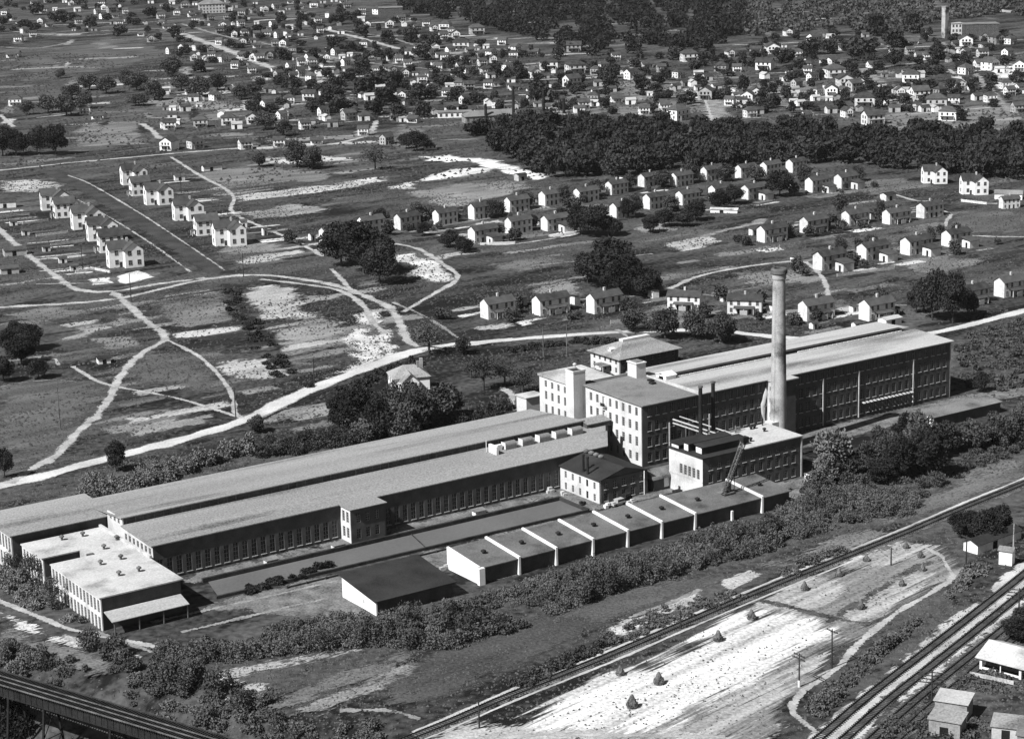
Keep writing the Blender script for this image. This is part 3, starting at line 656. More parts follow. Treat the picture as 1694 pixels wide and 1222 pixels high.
def block_b():
    r = mt('white_roofed_block', 'two storey mill block with pale flat vented roof and open court at lower left', 'mill block', -161.5, -22.9)
    mb = MB(); D_ = 44.6
    poly = [(.3, .3), (18.7, .3), (18.7, D_), (.3, D_), (.3, 32), (9.6, 32), (10.6, 27.2), (.3, 27.2)]
    mb.prism(poly, -1, 7.3); mb.build('wall', M['brick'], r)
    mb = MB(); mb.prism([(-.3, -.3), (19.2, -.3), (19.2, D_), (-.3, D_), (-.3, 31.8), (9.8, 31.8), (10.9, 27.), (-.3, 27.)], 7.32, 7.6)
    mb.build('roof', M['roofw'], r)
    e = MB(); rows = [(-.2, 2.9), (3.8, 6.7)]
    ws = facade(e, (.3, 27.2), (.3, 0), -1, 7.3, 14, 1.15, rows, .28, ends=.3); e.build('end_wall', M['wallend'], r); e = MB(); ws += facade(e, (.3, D_), (.3, 32), -1, 7.3, 6, 1.1, rows, .28, ends=.5)
    e.build('end_wall', M['wallend'], r); put_windows(r, ws, rows=5)
    mb = MB(); mb.box(18.9, 19.5, 16.5, D_, 7.61, 8.25); mb.build('parapet', M['trim'], r)
    mb = MB(); mb.box(8.6, 10.2, 27.6, 31.4, 0, 7.9); mb.build('court_wall', M['concrete'], r)
    for (px_, py_) in ((102.5, 893), (137, 887), (172, 908), (200, 925), (166.5, 934), (193, 893), (197, 952), (230, 945)):
        g = toL(G(px_, py_, 7.6)); v = MB(); x, y = g[0]+161.5, g[1]+22.9
        v.lathe([(.28, 7.6), (.28, 8.3), (.6, 8.35), (.6, 8.6), (.05, 8.95)], 10, cx=x, cy=y); v.build('roof_vent', M['steel'], r)
    # lean-to canopy on the front wall
    mb = MB(); mb.prism([(.6, -4.2), (18.4, -4.2), (18.4, .0), (.6, .0)], [3.0, 3.0, 4.1, 4.1], [3.15, 3.15, 4.25, 4.25]); ca = mb.build('canopy', M['roofl'], r)
    for x in (1.2, 6.8, 12.4, 18): p = MB(); p.box(x-.12, x+.12, -4.1, -3.86, -.2, 3.0); p.build('canopy_post', M['steel'], ca)
block_b()
# ---- power house
def power_house():
    r = mt('power_house', 'boiler house with bright end wall and half white flat roof before the mill', 'power house', -5.6, -31.8)
    mb = MB(); mb.box(.3, 32, .3, 13.3, -.5, 10.6)
    wf = facade(mb, (0, .3), (32.3, .3), -.5, 10.7, 11, 1.2, [(.6, 2.6), (4.2, 6.4), (7.4, 9.)], .34, ends=1.2, sills=1)
    mb.build('wall', [M['brick'], M['trim']], r); put_windows(r, wf)
    e = MB(); we = facade(e, (.3, 10.3), (.3, 0), -.5, 10.7, 5, 1.15, [(5., 7.6)], .34, ends=.9)
    e.box(-.0, .3, 10.3, 13.4, -.5, 10.7); e.box(-.12, -.045, 0, 13.4, 4.45, 4.75); e.build('end_wall', M['wallend'], r); put_windows(r, we)
    mb = MB(); mb.box(-.3, 13.2, -.4, 13.8, 10.72, 10.95); mb.build('roof', M['tar'], r)
    mb = MB(); mb.prism([(13.2, -.4), (32.6, -.4), (32.6, 13.8), (13.2, 13.8)], 10.72, [11.0, 11.0, 11.2, 11.2]); mb.build('roof', M['roofw'], r)
    for (u, v, l, d, hh) in ((1.8, 2.4, 14, 2.6, 1.7), (.9, 6.6, 13.2, 2.0, 1.9), (.4, 9.8, 9.4, 3.2, 1.0)):
        m2 = MB(); m2.box(u, u+l, v, v+d, 10.96, 10.96+hh, 0); m2.prism([(u-.3, v-.4), (u+l+.3, v-.4), (u+l+.3, v+d+.4), (u-.3, v+d+.4)], [10.97+hh]*2+[11.3+hh]*2, [11.15+hh]*2+[11.5+hh]*2, 0); m2.box(u-.05, u-.003, v+.2, v+d-.2, 11.1, 10.8+hh, 1)
        m2.build('roof_monitor', [M['tar'], M['white2']], r)
    c = MB(); c.box(32.1, 32.5, -.25, .2, -.5, 10.7); c.build('corner_pier', M['trim'], r)
    for (u, v) in ((18.5, 3.6), (27., 8.2), (16.8, 5.6), (25.6, 11.8), (26.8, 11.9)):
        q = MB(); q.lathe([(.3, 11), (.3, 11.7), (.5, 11.75), (.5, 12), (.1, 12.2)], 10, cx=u, cy=v); q.build('roof_vent', M['iron'], r)
    q = MB(); q.tube((13, 12.8, 11.5), (24, 12.9, 11.7), .16); q.tube((13, 11.6, 11.6), (22, 11.7, 11.8), .14); q.tube((20.6, 12, 11), (20.6, 12, 13), .2); q.build('roof_pipe', M['steel'], r)
power_house()
for i, (x, y, top) in enumerate(((1159, 721.4, 23.9), (1179.8, 715.2, 24.2))):
    u, v = toL(G(x, y, 11.0)); s = mt('smokestack', ['left one of two thin black iron stacks on the power house roof', 'right one of two thin black iron stacks on the power house roof'][i], 'smokestack', u, v, 'twin iron boiler stacks', 11.)
    mb = MB(); mb.tube((0, 0, 0), (0, 0, top-11), .52, .5, 12)
    mb.build('flue', M['iron'], s); mb = MB(); mb.tube((0, 0, top-11.02), (0, 0, top-10.6), .66, .66, 12); mb.build('cap', M['steel'], s)
    mb = MB(); mb.lathe([(.9, 0), (.9, .5), (.55, .9)], 12); mb.build('base', M['iron'], s)
# gantry and pipe bridge from the mill to the power house
def pipe_bridge():
    r = mt('pipe_bridge', 'pale steel pipe bridge crossing from the dark mill wall to the power house roof', 'pipe bridge', 6.5, -.4)
    d_ = F_*PF + R_*(1112-847) - U_*(693-611); c_ = np.array([0, 0, CH]); t_ = (-.6-(c_-O) @ e2)/(d_ @ e2); q_ = c_+d_*t_
    a = np.array([toL(q_)[0]-6.5, -.6, float(q_[2])]); g_ = toL(G(1222, 729, 11.8)); b = np.array([g_[0]-6.5, g_[1]+.4, 11.8])
    for k, (dz, rr) in enumerate(((0, .22), (-1.0, .2), (.0, .16))):
        off = np.array([(2.2 if k == 2 else 0), 0, dz+(.4 if k == 2 else 0)]); m_ = MB(); m_.tube(a+off, b+off, rr); m_.build('pipe', M['concrete'], r)
    m_ = MB()
    for i in range(9):
        t = i/8; p = a+(b-a)*t; m_.tube(p, p+np.array([0, 0, -1.]), .07, n=5)
        if i < 8: q = a+(b-a)*(i+1)/8; m_.tube(p, q+np.array([0, 0, -1.]), .06, n=5)
    m_.build('truss', M['steel'], r)
    for t in (.2, .45, .7): p = a+(b-a)*t; m_ = MB(); m_.tube(p+np.array([0, 0, -1.]), (p[0], p[1], 0), .13, n=6); m_.build('support', M['steel'], r)
pipe_bridge()
def chimney():
    u, v = 38., -10.
    r = mt('factory_chimney', 'tall pale round factory chimney with a dark flared cap standing beside the mill', 'chimney', u, v)
    mb = MB(); mb.lathe([(2.4, -.3), (2.35, 3), (2.2, 10), (1.92, 27), (1.72, 41), (1.66, 46.5), (1.84, 46.9), (1.84, 48.0)], 36); mb.build('shaft', M['stack'], r)
    mb = MB(); mb.lathe([(1.87, 48.0), (2.2, 48.3), (2.2, 49.3), (1.95, 49.6), (1.35, 49.6), (1.35, 47.8)], 36); mb.build('cap', mat('sooty_brick', .09, .25), r)
    mb = MB(); 
    for k in range(80): mb.box(-2.45+.008*k*.55, -2.35+.008*k*.55, -.9, -.6, 1+.55*k, 1.06+.55*k)
    mb.build('ladder', M['steel'], r)
    mb = MB(); mb.box(-3.7, 0, -1.8, 1.2, -.3, 8.5); mb.build('flue_duct', M['wallend'], r)
chimney()
def steam():
    u, v = toL(G(1257, 702, 11.2)); r = mt('steam_pipe', 'short roof pipe giving off a wisp of white steam next to the big chimney', 'steam pipe', u, v-1, None, 11.)
    mb = MB(); mb.tube((0, 0, 0), (0, 0, 1.8), .15); mb.build('pipe', M['iron'], r)
    m = bpy.data.materials.new('steam_puff'); m.use_nodes = True; n = m.node_tree.nodes; l = m.node_tree.links; n.remove(n['Principled BSDF'])
    v_ = n.new('ShaderNodeVolumePrincipled'); v_.inputs['Density'].default_value = 5.; v_.inputs['Color'].default_value = (.98, .98, .98, 1); v_.inputs['Anisotropy'].default_value = 0; l.new(v_.outputs[0], n['Material Output'].inputs['Volume'])
    mb = MB(); 
    pr = [(.02, 1.8), (.25, 2.4), (.45, 3.4), (.4, 4.6), (.6, 5.8), (.5, 7), (.65, 8.2), (.3, 9.4), (.02, 10.2)]; nn = 10
    vs = [(rr*math.cos(6.283*i/nn)+.35*math.sin(z*.9)+.12*(z-1.8), rr*math.sin(6.283*i/nn), z) for rr, z in pr for i in range(nn)]
    mb.add(vs, [(k*nn+i, k*nn+(i+1) % nn, (k+1)*nn+(i+1) % nn, (k+1)*nn+i) for k in range(len(pr)-1) for i in range(nn)]+[tuple(range(nn-1,-1,-1)), tuple(range((len(pr)-1)*nn, len(pr)*nn))]); mb.build('steam', m, r)
steam()
# ---- machine shop with gable roof
def machine_shop():
    r = mt('machine_shop', 'black gable roofed two storey shop with white left wall below the tall mill corner', 'workshop', -27.4, -18.5)
    mb = MB(); mb.box(.3, 14.8, .3, 17, -.4, 6.1); mb.gable(.3, 14.8, 0.3, 17, 6.1, 7.95, 'y')
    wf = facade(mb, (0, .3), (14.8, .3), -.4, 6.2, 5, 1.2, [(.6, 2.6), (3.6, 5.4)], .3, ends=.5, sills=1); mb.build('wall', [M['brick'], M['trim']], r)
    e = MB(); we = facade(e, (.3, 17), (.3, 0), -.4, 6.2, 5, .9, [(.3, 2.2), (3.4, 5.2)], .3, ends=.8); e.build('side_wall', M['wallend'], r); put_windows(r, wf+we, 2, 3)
    mb = MB(); mb.roof(-.5, 15.3, -.5, 17.4, 6.25, 8.35, 'y', .2); mb.build('roof', M['tar'], r)
    for k in range(4):
        v = MB(); v.T = Matrix.Translation((7.4, 9.5+k*2.1, 8.1)); v.lathe([(.35, 0), (.35, .5), (.75, .6), (.75, 1.0), (.1, 1.35)], 12); v.T = None; v.build('ridge_ventilator', M['steel'], r)
    for i, (px_, s_) in enumerate(((966, 748), (973, 752))):
        u, v = toL(G(966+i*7, 821+i*4)); p = MB(); p.tube((u+27.4, v+18.5, -.2), (u+27.4, v+18.5, 10.6), .32, n=10); p.tube((u+27.4, v+18.5, 10.6), (u+27.4, v+18.5, 11.), .42, n=10); p.build('stovepipe', M['iron'], r)
    # barrel roofed annex at the right
    r = mt('barrel_roofed_annex', 'low annex with a rounded dark roof between the machine shop and the power house', 'annex', -10.5, -18.4)
    mb = MB(); mb.box(0, 9.5, 0, 5, -.4, 3.2); mb.box(3.2, 8.9, -.06, -.01, .6, 3.0, 1); mb.build('wall', [M['brick'], M['white2']], r)
    mb = MB(); n = 8; pr = [(-.5-.0+3.0-3.3*math.cos(math.pi*k/n)-.0, 3.2+1.7*math.sin(math.pi*k/n)) for k in range(n+1)]
    mb.add([(-.8, y, z) for y, z in pr]+[(9.9, y, z) for y, z in pr], [tuple(range(n, -1, -1)), tuple(range(n+1, 2*n+2))]+[(k, k+1, n+2+k, n+1+k) for k in range(n)]+[(0, n+1, 2*n+1, n)]); mb.build('roof', M['steel'], r)
machine_shop()
def office():
    r = mt('hip_roofed_office', 'two storey office with a broad grey hipped roof behind the mill wing', 'office', 53, 80.5)
    mb = MB(); mb.box(.3, 22.8, .3, 15.2, -.2, 5.5); wf = facade(mb, (0, .3), (22.8, .3), -.2, 5.5, 8, 1.1, [(.8, 2.3), (3.4, 5.)], .28, ends=.6); mb.build('wall', M['brick'], r)
    e = MB(); we = facade(e, (.3, 15.2), (.3, 0), -.2, 5.5, 5, 1., [(.8, 2.4), (3.4, 5.)], .28, ends=.6); e.build('end_wall', M['wallend'], r); put_windows(r, wf+we, 2, 2)
    mb = MB(); a = (-.9, -.9, 5.5), (23.8, -.9, 5.5), (23.8, 16, 5.5), (-.9, 16, 5.5), (7, 7.6, 9.1), (16, 7.6, 9.1)
    mb.add(list(a)+[(x, y, 5.3) for x, y in ((-.9, -.9), (23.8, -.9), (23.8, 16), (-.9, 16))], [(0, 1, 5, 4), (1, 2, 5), (2, 3, 4, 5), (3, 0, 4), (9, 8, 7, 6), (0, 6, 7, 1), (1, 7, 8, 2), (2, 8, 9, 3), (3, 9, 6, 0)])
    mb.build('roof', M['roofm'], r)
    mb = MB(); mb.box(6.2, 16.8, 6.6, 8.6, 8.7, 9.45); mb.build('ridge_deck', M['white2'], r)
    mb = MB(); mb.box(1.2, 2.8, 6.2, 7.8, 5.9, 7.2); mb.roof(1., 3., 6., 8., 7.2, 7.8); mb.build('dormer', M['white2'], r)
    mb = MB(); mb.box(-3.2, -.05, 4.5, 9.5, 2.6, 2.85); mb.box(-3.1, -2.9, 4.6, 4.8, -.2, 2.6, 1); mb.box(-3.1, -2.9, 9.2, 9.4, -.2, 2.6, 1); mb.build('porch', [M['roofm'], M['white2']], r)
office()
# ---- ponds
def pond():
    r = mt('settling_pond', 'long narrow rectangular settling pond with dark kerb walls in front of the weaving shed', 'pond', -133, -21)
    mb = MB(); mb.prism([(.4, 1.3), (99.4, .1), (99.4, 11.2), (3, 11.9)], -.1, .12); mb.build('water', M['water'], r)
    def wall(a, b, t, h, nm='kerb_wall'):
        a = np.array(a, float); b = np.array(b, float); d = (b-a)/np.linalg.norm(b-a); n_ = np.array([-d[1], d[0]])*t
        q = MB(); q.prism([tuple(a), tuple(b), tuple(b+n_), tuple(a+n_)], -.1, h); return q.build(nm, M['wood'], r)
    wall((-.5, .6), (99.8, -.7), .6, .7); wall((1.8, 12.2), (99.8, 11.4), .7, 1.0); wall((99.5, -.7), (99.5, 12), -.5, .9); wall((54, .9), (56.5, 11.6), .25, .3)
    for i, (u, v) in enumerate(((18.5, 13.2), (36, 12.8), (76, 13.6))):
        q = MB(); q.box(u, u+3., v, v+1.7, -.1, 1.2); q.prism([(u-.2, v-.2), (u+3.2, v-.2), (u+3.2, v+1.9), (u-.2, v+1.9)], 1.2, [1.3, 1.3, 1.6, 1.6], 1)
        q.build('sluice_box', [M['white2'], M['roofd']], r)
    r2 = mt('plank_fence', 'low dark plank kerb running between the settling pond and the dark roofed shed', 'fence', -118, -24)
    mb = MB(); mb.box(0, 50, 0, .25, 0, .45); mb.build('boards', M['wood'], r2)
    for i in range(11): q = MB(); q.box(i*4.9, i*4.9+.2, -.22, -.003, 0, .7); q.build('post', M['wood'], r2)
pond()
# ---- sheds with white fire walls
SU = [-82.5, -72., -61.8, -51.5, -41.5, -31.5, -21.4, -.6, 8.6]
nth = ['leftmost', 'second from left', 'third from left', 'fourth from left', 'fifth from left', 'sixth from left', 'wide seventh', 'rightmost small']
r = mt('storage_sheds', 'row of eight dark roofed storage bays divided by white fire walls above the thicket', 'storage shed', -82.5, -48.2)
for i in range(8):
    a, b = SU[i]+82.5, SU[i+1]+82.5
    mb = MB(); mb.prism([(a+.3, .3), (b-.1, .3), (b-.1, 12.7), (a+.3, 12.7)], -1.2, [3.6, 3.6, 4.7, 4.7]); mb.build('bay_wall', M['brick'], r)
    mb = MB(); mb.prism([(a+.28, -.3), (b-.28 if i < 7 else b+.2, -.3), (b-.28 if i < 7 else b+.2, 13.1), (a+.28, 13.1)], [3.62, 3.62, 4.75, 4.75], [3.85, 3.85, 5.0, 5.0]); mb.build('bay_roof', M['shedroof'], r)
    for k in range(2 if i == 6 else 1):
        x = (a+b)/2+((k-.5)*9 if i == 6 else 0); v = MB(); v.lathe([(.3, 4.3), (.3, 4.8), (.62, 4.85), (.62, 5.15), (.1, 5.4)], 10, cx=x, cy=6.3); v.build('roof_vent', M['iron'], r)
    if i < 7:
        mb = MB(); mb.prism([(b-.27, -.5), (b+.27, -.5), (b+.27, 13.3), (b-.27, 13.3)], -1.4, [4.35, 4.35, 5.5, 5.5]); mb.build('fire_wall', M['white'], r)
mb = MB(); mb.prism([(-.2, .1), (.27, .1), (.27, 13.2), (-.2, 13.2)], -1.2, [4.1, 4.1, 5.3, 5.3]); mb.build('fire_wall', M['white'], r)
q = MB(); q.box(61.1+11, 61.1+11.5, -.6, -.05, -1.4, 2.5); q.build('pillar', M['white2'], r)
q = MB(); q.box(-.6, .9, -.9, .05, -1.2, 3.9); q.build('pillar', M['white'], r)
r = mt('tar_roofed_shed', 'separate black roofed shed with a bright white end wall left of the storage bays', 'shed', -110.8, -51.3)
mb = MB(); mb.prism([(.35, .4), (19.3, .4), (19.3, 14.8), (.35, 14.8)], -.6, [3.3, 3.3, 5.1, 5.1]); mb.build('wall', M['brick'], r)
mb = MB(); mb.prism([(.0, .3), (.34, .3), (.34, 14.9), (.0, 14.9)], -.6, [3.35, 3.35, 5.15, 5.15]); mb.box(-.04, -.002, 5.2, 5.8, 1.4, 2.2, 1); mb.build('end_wall', [M['white'], M['sash']], r)
mb = MB(); mb.prism([(-.7, -.6), (20, -.6), (20, 15.6), (-.7, 15.6)], [3.35, 3.35, 5.3, 5.3], [3.55, 3.55, 5.5, 5.5]); mb.build('roof', M['tar'], r)
for i in range(9):
    u = -132+i*5.2
# ---- inclined ash duct / derrick over the storage bays
def derrick():
    r = mt('derrick', 'slanting lattice derrick boom standing on the storage sheds in front of the power house', 'derrick', -7.8, -42.5, None, 4.6)
    a = np.array([0, 0, 0.]); 
    best = None
    for v in np.arange(-45, -20, .5):
        for h in np.arange(8, 26, .5):
            g = toL(G(1231, 728, h))
            if abs(g[1]-v) < .4 and (best is None or abs(h-16.5) < abs(best[2]-16.5)): best = (g[0]+7.8, g[1]+42.5, h)
    b = np.array([best[0], best[1], best[2]-4.6])
    d = (b-a)/np.linalg.norm(b-a); s = np.cross(d, [0, 0, 1.]); s /= np.linalg.norm(s); t = np.cross(d, s)
    mb = MB(); N = 14; cor = [(.48, .48), (-.48, .48), (-.48, -.48), (.48, -.48)]
    for (x, y) in cor: mb.tube(a+s*x*.6+t*y*.6, b+s*x+t*y, .13, n=5)
    for i in range(N):
        p = a+(b-a)*i/N; q = a+(b-a)*(i+1)/N
        for k in range(4):
            x, y = cor[k]; x2, y2 = cor[(k+1) % 4]; mb.tube(p+s*x+t*y, q+s*x2+t*y2, .07, n=4); mb.tube(p+s*x+t*y, p+s*x2+t*y2, .06, n=4)
    mb.build('boom', M['steel'], r)
    mb = MB(); mb.box(-.9+b[0], .9+b[0], -.8+b[1], .8+b[1], b[2]-.4, b[2]+.9); mb.build('head', M['iron'], r)
    mb = MB(); mb.box(-.2, 3.2, -.6, 2.2, 0, .3); mb.box(.8, 2.6, .2, 1.8, .3, 2.4); mb.build('winch', M['steel'], r)
    for k in (3.2, 4.6): mb = MB(); mb.tube((k, 1.5, 0.2), b*.55, .09, n=5); mb.build('stay', M['iron'], r)
derrick()
def sign():
    u, v = toL(G(1066, 818)); r = mt('water_tank_board', 'small white board on a tall post beside the machine shop', 'board', u, v)
    mb = MB(); mb.tube((0, 0, -.2), (0, 0, 5.4), .13); mb.build('post', M['white2'], r); mb = MB(); mb.box(-.5, .5, -.1, .1, 4.4, 6.3); mb.T = None; mb.build('board', M['white'], r); 
    r.rotation_euler = (0, 0, RZ+.9)
sign()
# trucks / small things in the yard
def car(label, px_, py_, rz, m='iron'):
    g = G(px_, py_); r = thing('parked_car', label, 'car', g, rz)
    mb = MB(); mb.box(-2, 2, -.8, .8, .45, 1.0); mb.box(-2.05, -1., -.55, .55, 1., 1.25); mb.build('body', M[m], r)
    mb = MB(); mb.box(-.6, 1.6, -.72, .72, 1.01, 1.75); mb.box(-.5, 1.5, -.735, .735, 1.2, 1.6, 1); mb.build('cab', [M[m], M['glass']], r)
    for x in (-1.3, 1.3):
        for y in (-.8, .8): w_ = MB(); w_.T = Matrix.Translation((x, y, .36)) @ Matrix.Rotation(math.pi/2, 4, 'X'); w_.lathe([(0.02, -.09), (.36, -.09), (.36, .09), (0.02, .09)], 12); w_.T = None; w_.build('wheel', M['iron'], r)
car('old dark saloon car parked in front of the machine shop', 1034, 828, RZ+.3); car('old pale car parked beside the storage shed fire wall', 1022, 836, RZ+.1, 'greyw')
car('dark car parked between the annex and the power house', 1118, 822, RZ)
def yard_goods():
    for i, (x, y, l_, w_, h_, m_, lb) in enumerate([(905, 818, 3, 1.5, 1.2, 'woodl', 'pale stacked crates by the end of the weaving shed'), (932, 822, 2.2, 1.6, 1., 'white2', 'small white crate pile beside the machine shop wall'), (1040, 836, 3.4, 1.4, 1., 'woodl', 'stack of pale boards behind the middle storage bays'),
            (1128, 816, 2.6, 2., 1.3, 'wood', 'dark crates against the power house end wall'), (960, 838, 2.4, 1.5, .9, 'wood', 'dark bales near the end of the settling pond'), (730, 946, 4, 1.6, .9, 'woodl', 'pale board pile left of the storage bays'), (1000, 842, 2.4, 1.8, 1., 'white2', 'pale bales behind the fourth storage bay')]):
        u, v = toL(G(x, y)); r = mt('goods_pile', lb, 'goods pile', u, v); q = MB(); rr = random.Random(i)
        for k in range(4):
            a = rr.uniform(0, l_*.6); b = rr.uniform(0, w_*.5); c = rr.uniform(.4, 1)*h_; q.box(a, a+l_*.38, b, b+w_*.45, 0 if k < 3 else h_*.5, c if k < 3 else h_*1.2)
        q.build('bales', M[m_], r)
    for i, (x, y, lb) in enumerate([(1340, 812, 'black coal heap at the right end of the power house'), (1362, 806, 'smaller coal heap beside the scrap shed')]):
        g = G(x, y); q = MB(); rr = random.Random(i+4); n = 14; s_ = 1-.35*i; pr = [(3.2, -.1), (2.4, .6), (1.3, 1.3), (.1, 1.8)]
        q.add([(a*s_*(1+rr.uniform(-.15, .15))*math.cos(6.283*k/n), a*s_*(1+rr.uniform(-.15, .15))*math.sin(6.283*k/n), z*s_) for a, z in pr for k in range(n)], [(j*n+k, j*n+(k+1) % n, (j+1)*n+(k+1) % n, (j+1)*n+k) for j in range(3) for k in range(n)])
        o = q.build('coal_heap', M['iron']); o.location = tuple(map(float, g)); tag(o, lb, 'coal heap')
yard_goods()
def right_sheds():
    # long low shed at the right end of the mill
    a = toL(G(1536, 706)); r = mt('small_white_shed', 'small shed with a bright white end wall in the dark thicket right of the mill', 'shed', a[0], a[1]-2)
    mb = MB(); mb.box(0, 26, 0, 5.5, -.2, 3.0); mb.build('wall', M['brick'], r); mb = MB(); mb.box(-.3, -.003, 0, 5.5, -.2, 3.05); mb.build('end_wall', M['white'], r)
    mb = MB(); mb.prism([(-.6, -.5), (26.5, -.5), (26.5, 6), (-.6, 6)], [3.1]*2+[3.7]*2, [3.25]*2+[3.85]*2); mb.build('roof', M['roofd'], r)
    a = toL(G(1345, 800)); r = mt('scrap_shed', 'tiny grey shed with a white gable right of the power house', 'shed', a[0], a[1])
    mb = MB(); mb.box(0, 5, 0, 3, -.2, 2); mb.box(-.2, -.003, 0, 3, -.2, 2.2, 1); mb.build('wall', [M['brick'], M['white']], r); mb = MB(); mb.roof(-.3, 5.2, -.3, 3.3, 2., 2.8); mb.build('roof', M['shedroof'], r)
    a = toL(G(868, 688)); r = mt('gate_lodge', 'small pale flat roofed lodge between the weaving shed roof and the mill wing', 'lodge', a[0]-2, a[1]-4)
    mb = MB(); mb.box(0, 6, 0, 5, -.2, 6.3); mb.build('wall', M['wallend'], r); mb = MB(); mb.box(-.3, 6.3, -.3, 5.3, 6.3, 6.55); mb.build('roof', M['roofw'], r)
right_sheds()
# ------------------------------------------------------------------ houses
def cache(o):
    KIDS[o.name] = list(o.children)
    for c in o.children: cache(c)
def wpart(mb_name, mb, m, r): return mb.build(mb_name, m, r)
def duplex(label, porch=True, lit=False, ell=False, L_=12.0, W_=5.1, H_=5.3, rh=1.7, wm='white2'):
    r = thing('mill_house', label, 'house'); hip = H_
    mb = MB(); mb.box(0, L_, 0, W_, -.3, H_); mb.gable(0, L_, 0, W_, H_, H_+rh-.12, 'x'); mb.build('wall', M[wm], r)
    mb = MB(); mb.roof(-.35, L_+.35, -.5, W_+.5, H_-.12, H_+rh+.05, 'x', .14); rf = mb.build('roof', M['shingle'], r)
    mb = MB(); mb.box(L_*.5-.35, L_*.5+.35, W_*.5-.35, W_*.5+.35, H_+rh-.6, H_+rh+1.1); mb.build('chimney', M['trim'], rf)
    wm_ = win_mesh(1.0, 1.6, 2, 2)
    for x in (1.4, 4.0, L_-4.0, L_-1.4): place(wm_, 'window', r, (x, -.045, 3.3))
    for x in (1.4, L_-1.4): place(wm_, 'window', r, (x, -.045, .7))
    d = MB(); d.box(-.5, .5, -.05, -.003, 0, 2.1)
    dm = d.mesh('door', M['wood']); place(dm, 'door', r, (4., 0, 0)); place(dm, 'door', r, (L_-4., 0, 0))
    if porch:
        p = MB(); p.prism([(2.4, -2.2), (L_-2.4, -2.2), (L_-2.4, -.06), (2.4, -.06)], [2.4, 2.4, 2.95, 2.95], [2.52, 2.52, 3.07, 3.07])
        pr = p.build('porch_roof', M['shingle'], r)
        for x in (2.6, L_/2, L_-2.6): q = MB(); q.box(x-.09, x+.09, -2.1, -1.92, 0, 2.4); q.build('post', M['white2'], pr)
        q = MB(); q.box(L_/2-1.3, L_/2+1.3, -2.25, -2.12, .2, 1.9); q.build('lattice', M['greyw'], pr)
        q = MB(); q.box(2.4, L_-2.4, -2.2, -.06, -.2, .2); q.build('porch_floor', M['wood'], pr)
    if ell:
        e = MB(); e.box(4.0, 9.2, -7.0, -2.6, -.2, 2.9); e.box(3.95, 3.998, -5.6, -4.6, .0, 2.2, 1); e.build('kitchen_wall', [M['white2'], M['dark']], r)
        e = MB(); e.prism([(3.6, -7.4), (9.6, -7.4), (9.6, -2.3), (3.6, -2.3)], [2.92, 2.92, 4.1, 4.1], [3.06, 3.06, 4.24, 4.24]); e.build('kitchen_roof', M['shingle'], r)
    return r
def finish(o, px_, rz, label, group, sc=1., mirror=False):
    g = G(*px_); o.location = tuple(map(float, g)); o.rotation_euler = (0, 0, rz); o.scale = (sc, sc, sc); tag(o, label, 'house', group)
P_por = duplex('', True); P_ell = duplex('', False, ell=True); P_nar = duplex('', False, L_=10.7, W_=4.7)
for p in (P_por, P_ell, P_nar): cache(p)
used = set()
def house(proto, px_, rz, label, group, sc=1.):
    if proto.name in used: o = copy_tree(proto)
    else: used.add(proto.name); o = proto
    finish(o, px_, rz+random.uniform(-.04, .04), label, group, sc); q = random.uniform(.93, 1.07); o.scale = (sc*q, sc*random.uniform(.93, 1.05), sc*random.uniform(.92, 1.06)); return o
fr = [((808, 529), 'leftmost'), ((894, 523), 'second from left'), ((983.5, 520), 'third from left')]
for p, t in fr: house(P_por, p, RZ-.02, 'gabled mill house with lattice porch, %s in the front row' % t, 'front row mill houses')
house(P_por, (1104, 512), rad(-20), 'mill house with sunlit front, left of the two facing the camera behind the office', 'front row mill houses')
house(P_por, (1203, 519), rad(-12), 'mill house with sunlit front nearest the chimney, right of the facing pair', 'front row mill houses')
for p, t in [((1335, 532), 'just right of the chimney in the front row'), ((1438, 532), 'second right of the chimney, behind the mill roof'), ((1597, 507), 'right of the big dark trees beside the road'), ((1661, 493), 'at the right edge beside the road')]:
    house(P_por, p, RZ-.02, 'white gabled mill house with porch, ' + t, 'front row mill houses')
for i, p in enumerate([(1360, 448), (1433, 432), (1505, 423), (1572, 409)]):
    house(P_ell, p, RZ, 'white mill house with kitchen lean-to, %s of four in the second right row' % (ORD[i]), 'second row mill houses on the right')
for i, p in enumerate([(1265, 402), (1336, 387), (1405, 374), (1472, 372), (1529, 362)]):
    house(P_por if i < 4 else P_nar, p, RZ, 'white end mill house with dark front, %s of five in the third right row' % ORD[i], 'third row mill houses on the right')
for i, p in enumerate([(538, 402), (601, 386), (663, 381), (726, 373), (785, 364), (844, 352), (902, 341), (959, 336), (1012, 323), (1066, 310), (1119, 309), (1169, 300), (1226, 296), (1268, 291), (1311, 286)]):
    house(P_nar, p, RZ+.05, 'narrow mill house, %s from left in the back row below the wood' % ORD[i], 'back row mill houses')
for i, p in enumerate([(786, 404), (846, 388), (906, 383), (1020, 362), (1075, 347), (1129, 340), (1183, 331), (1238, 331), (1344, 319), (1392, 313)]):
    house(P_ell if i in (0, 2, 7, 8, 9) else P_nar, p, RZ+.05, 'bright gabled mill house, %s from left in the middle row among trees' % ORD[i], 'middle row mill houses')
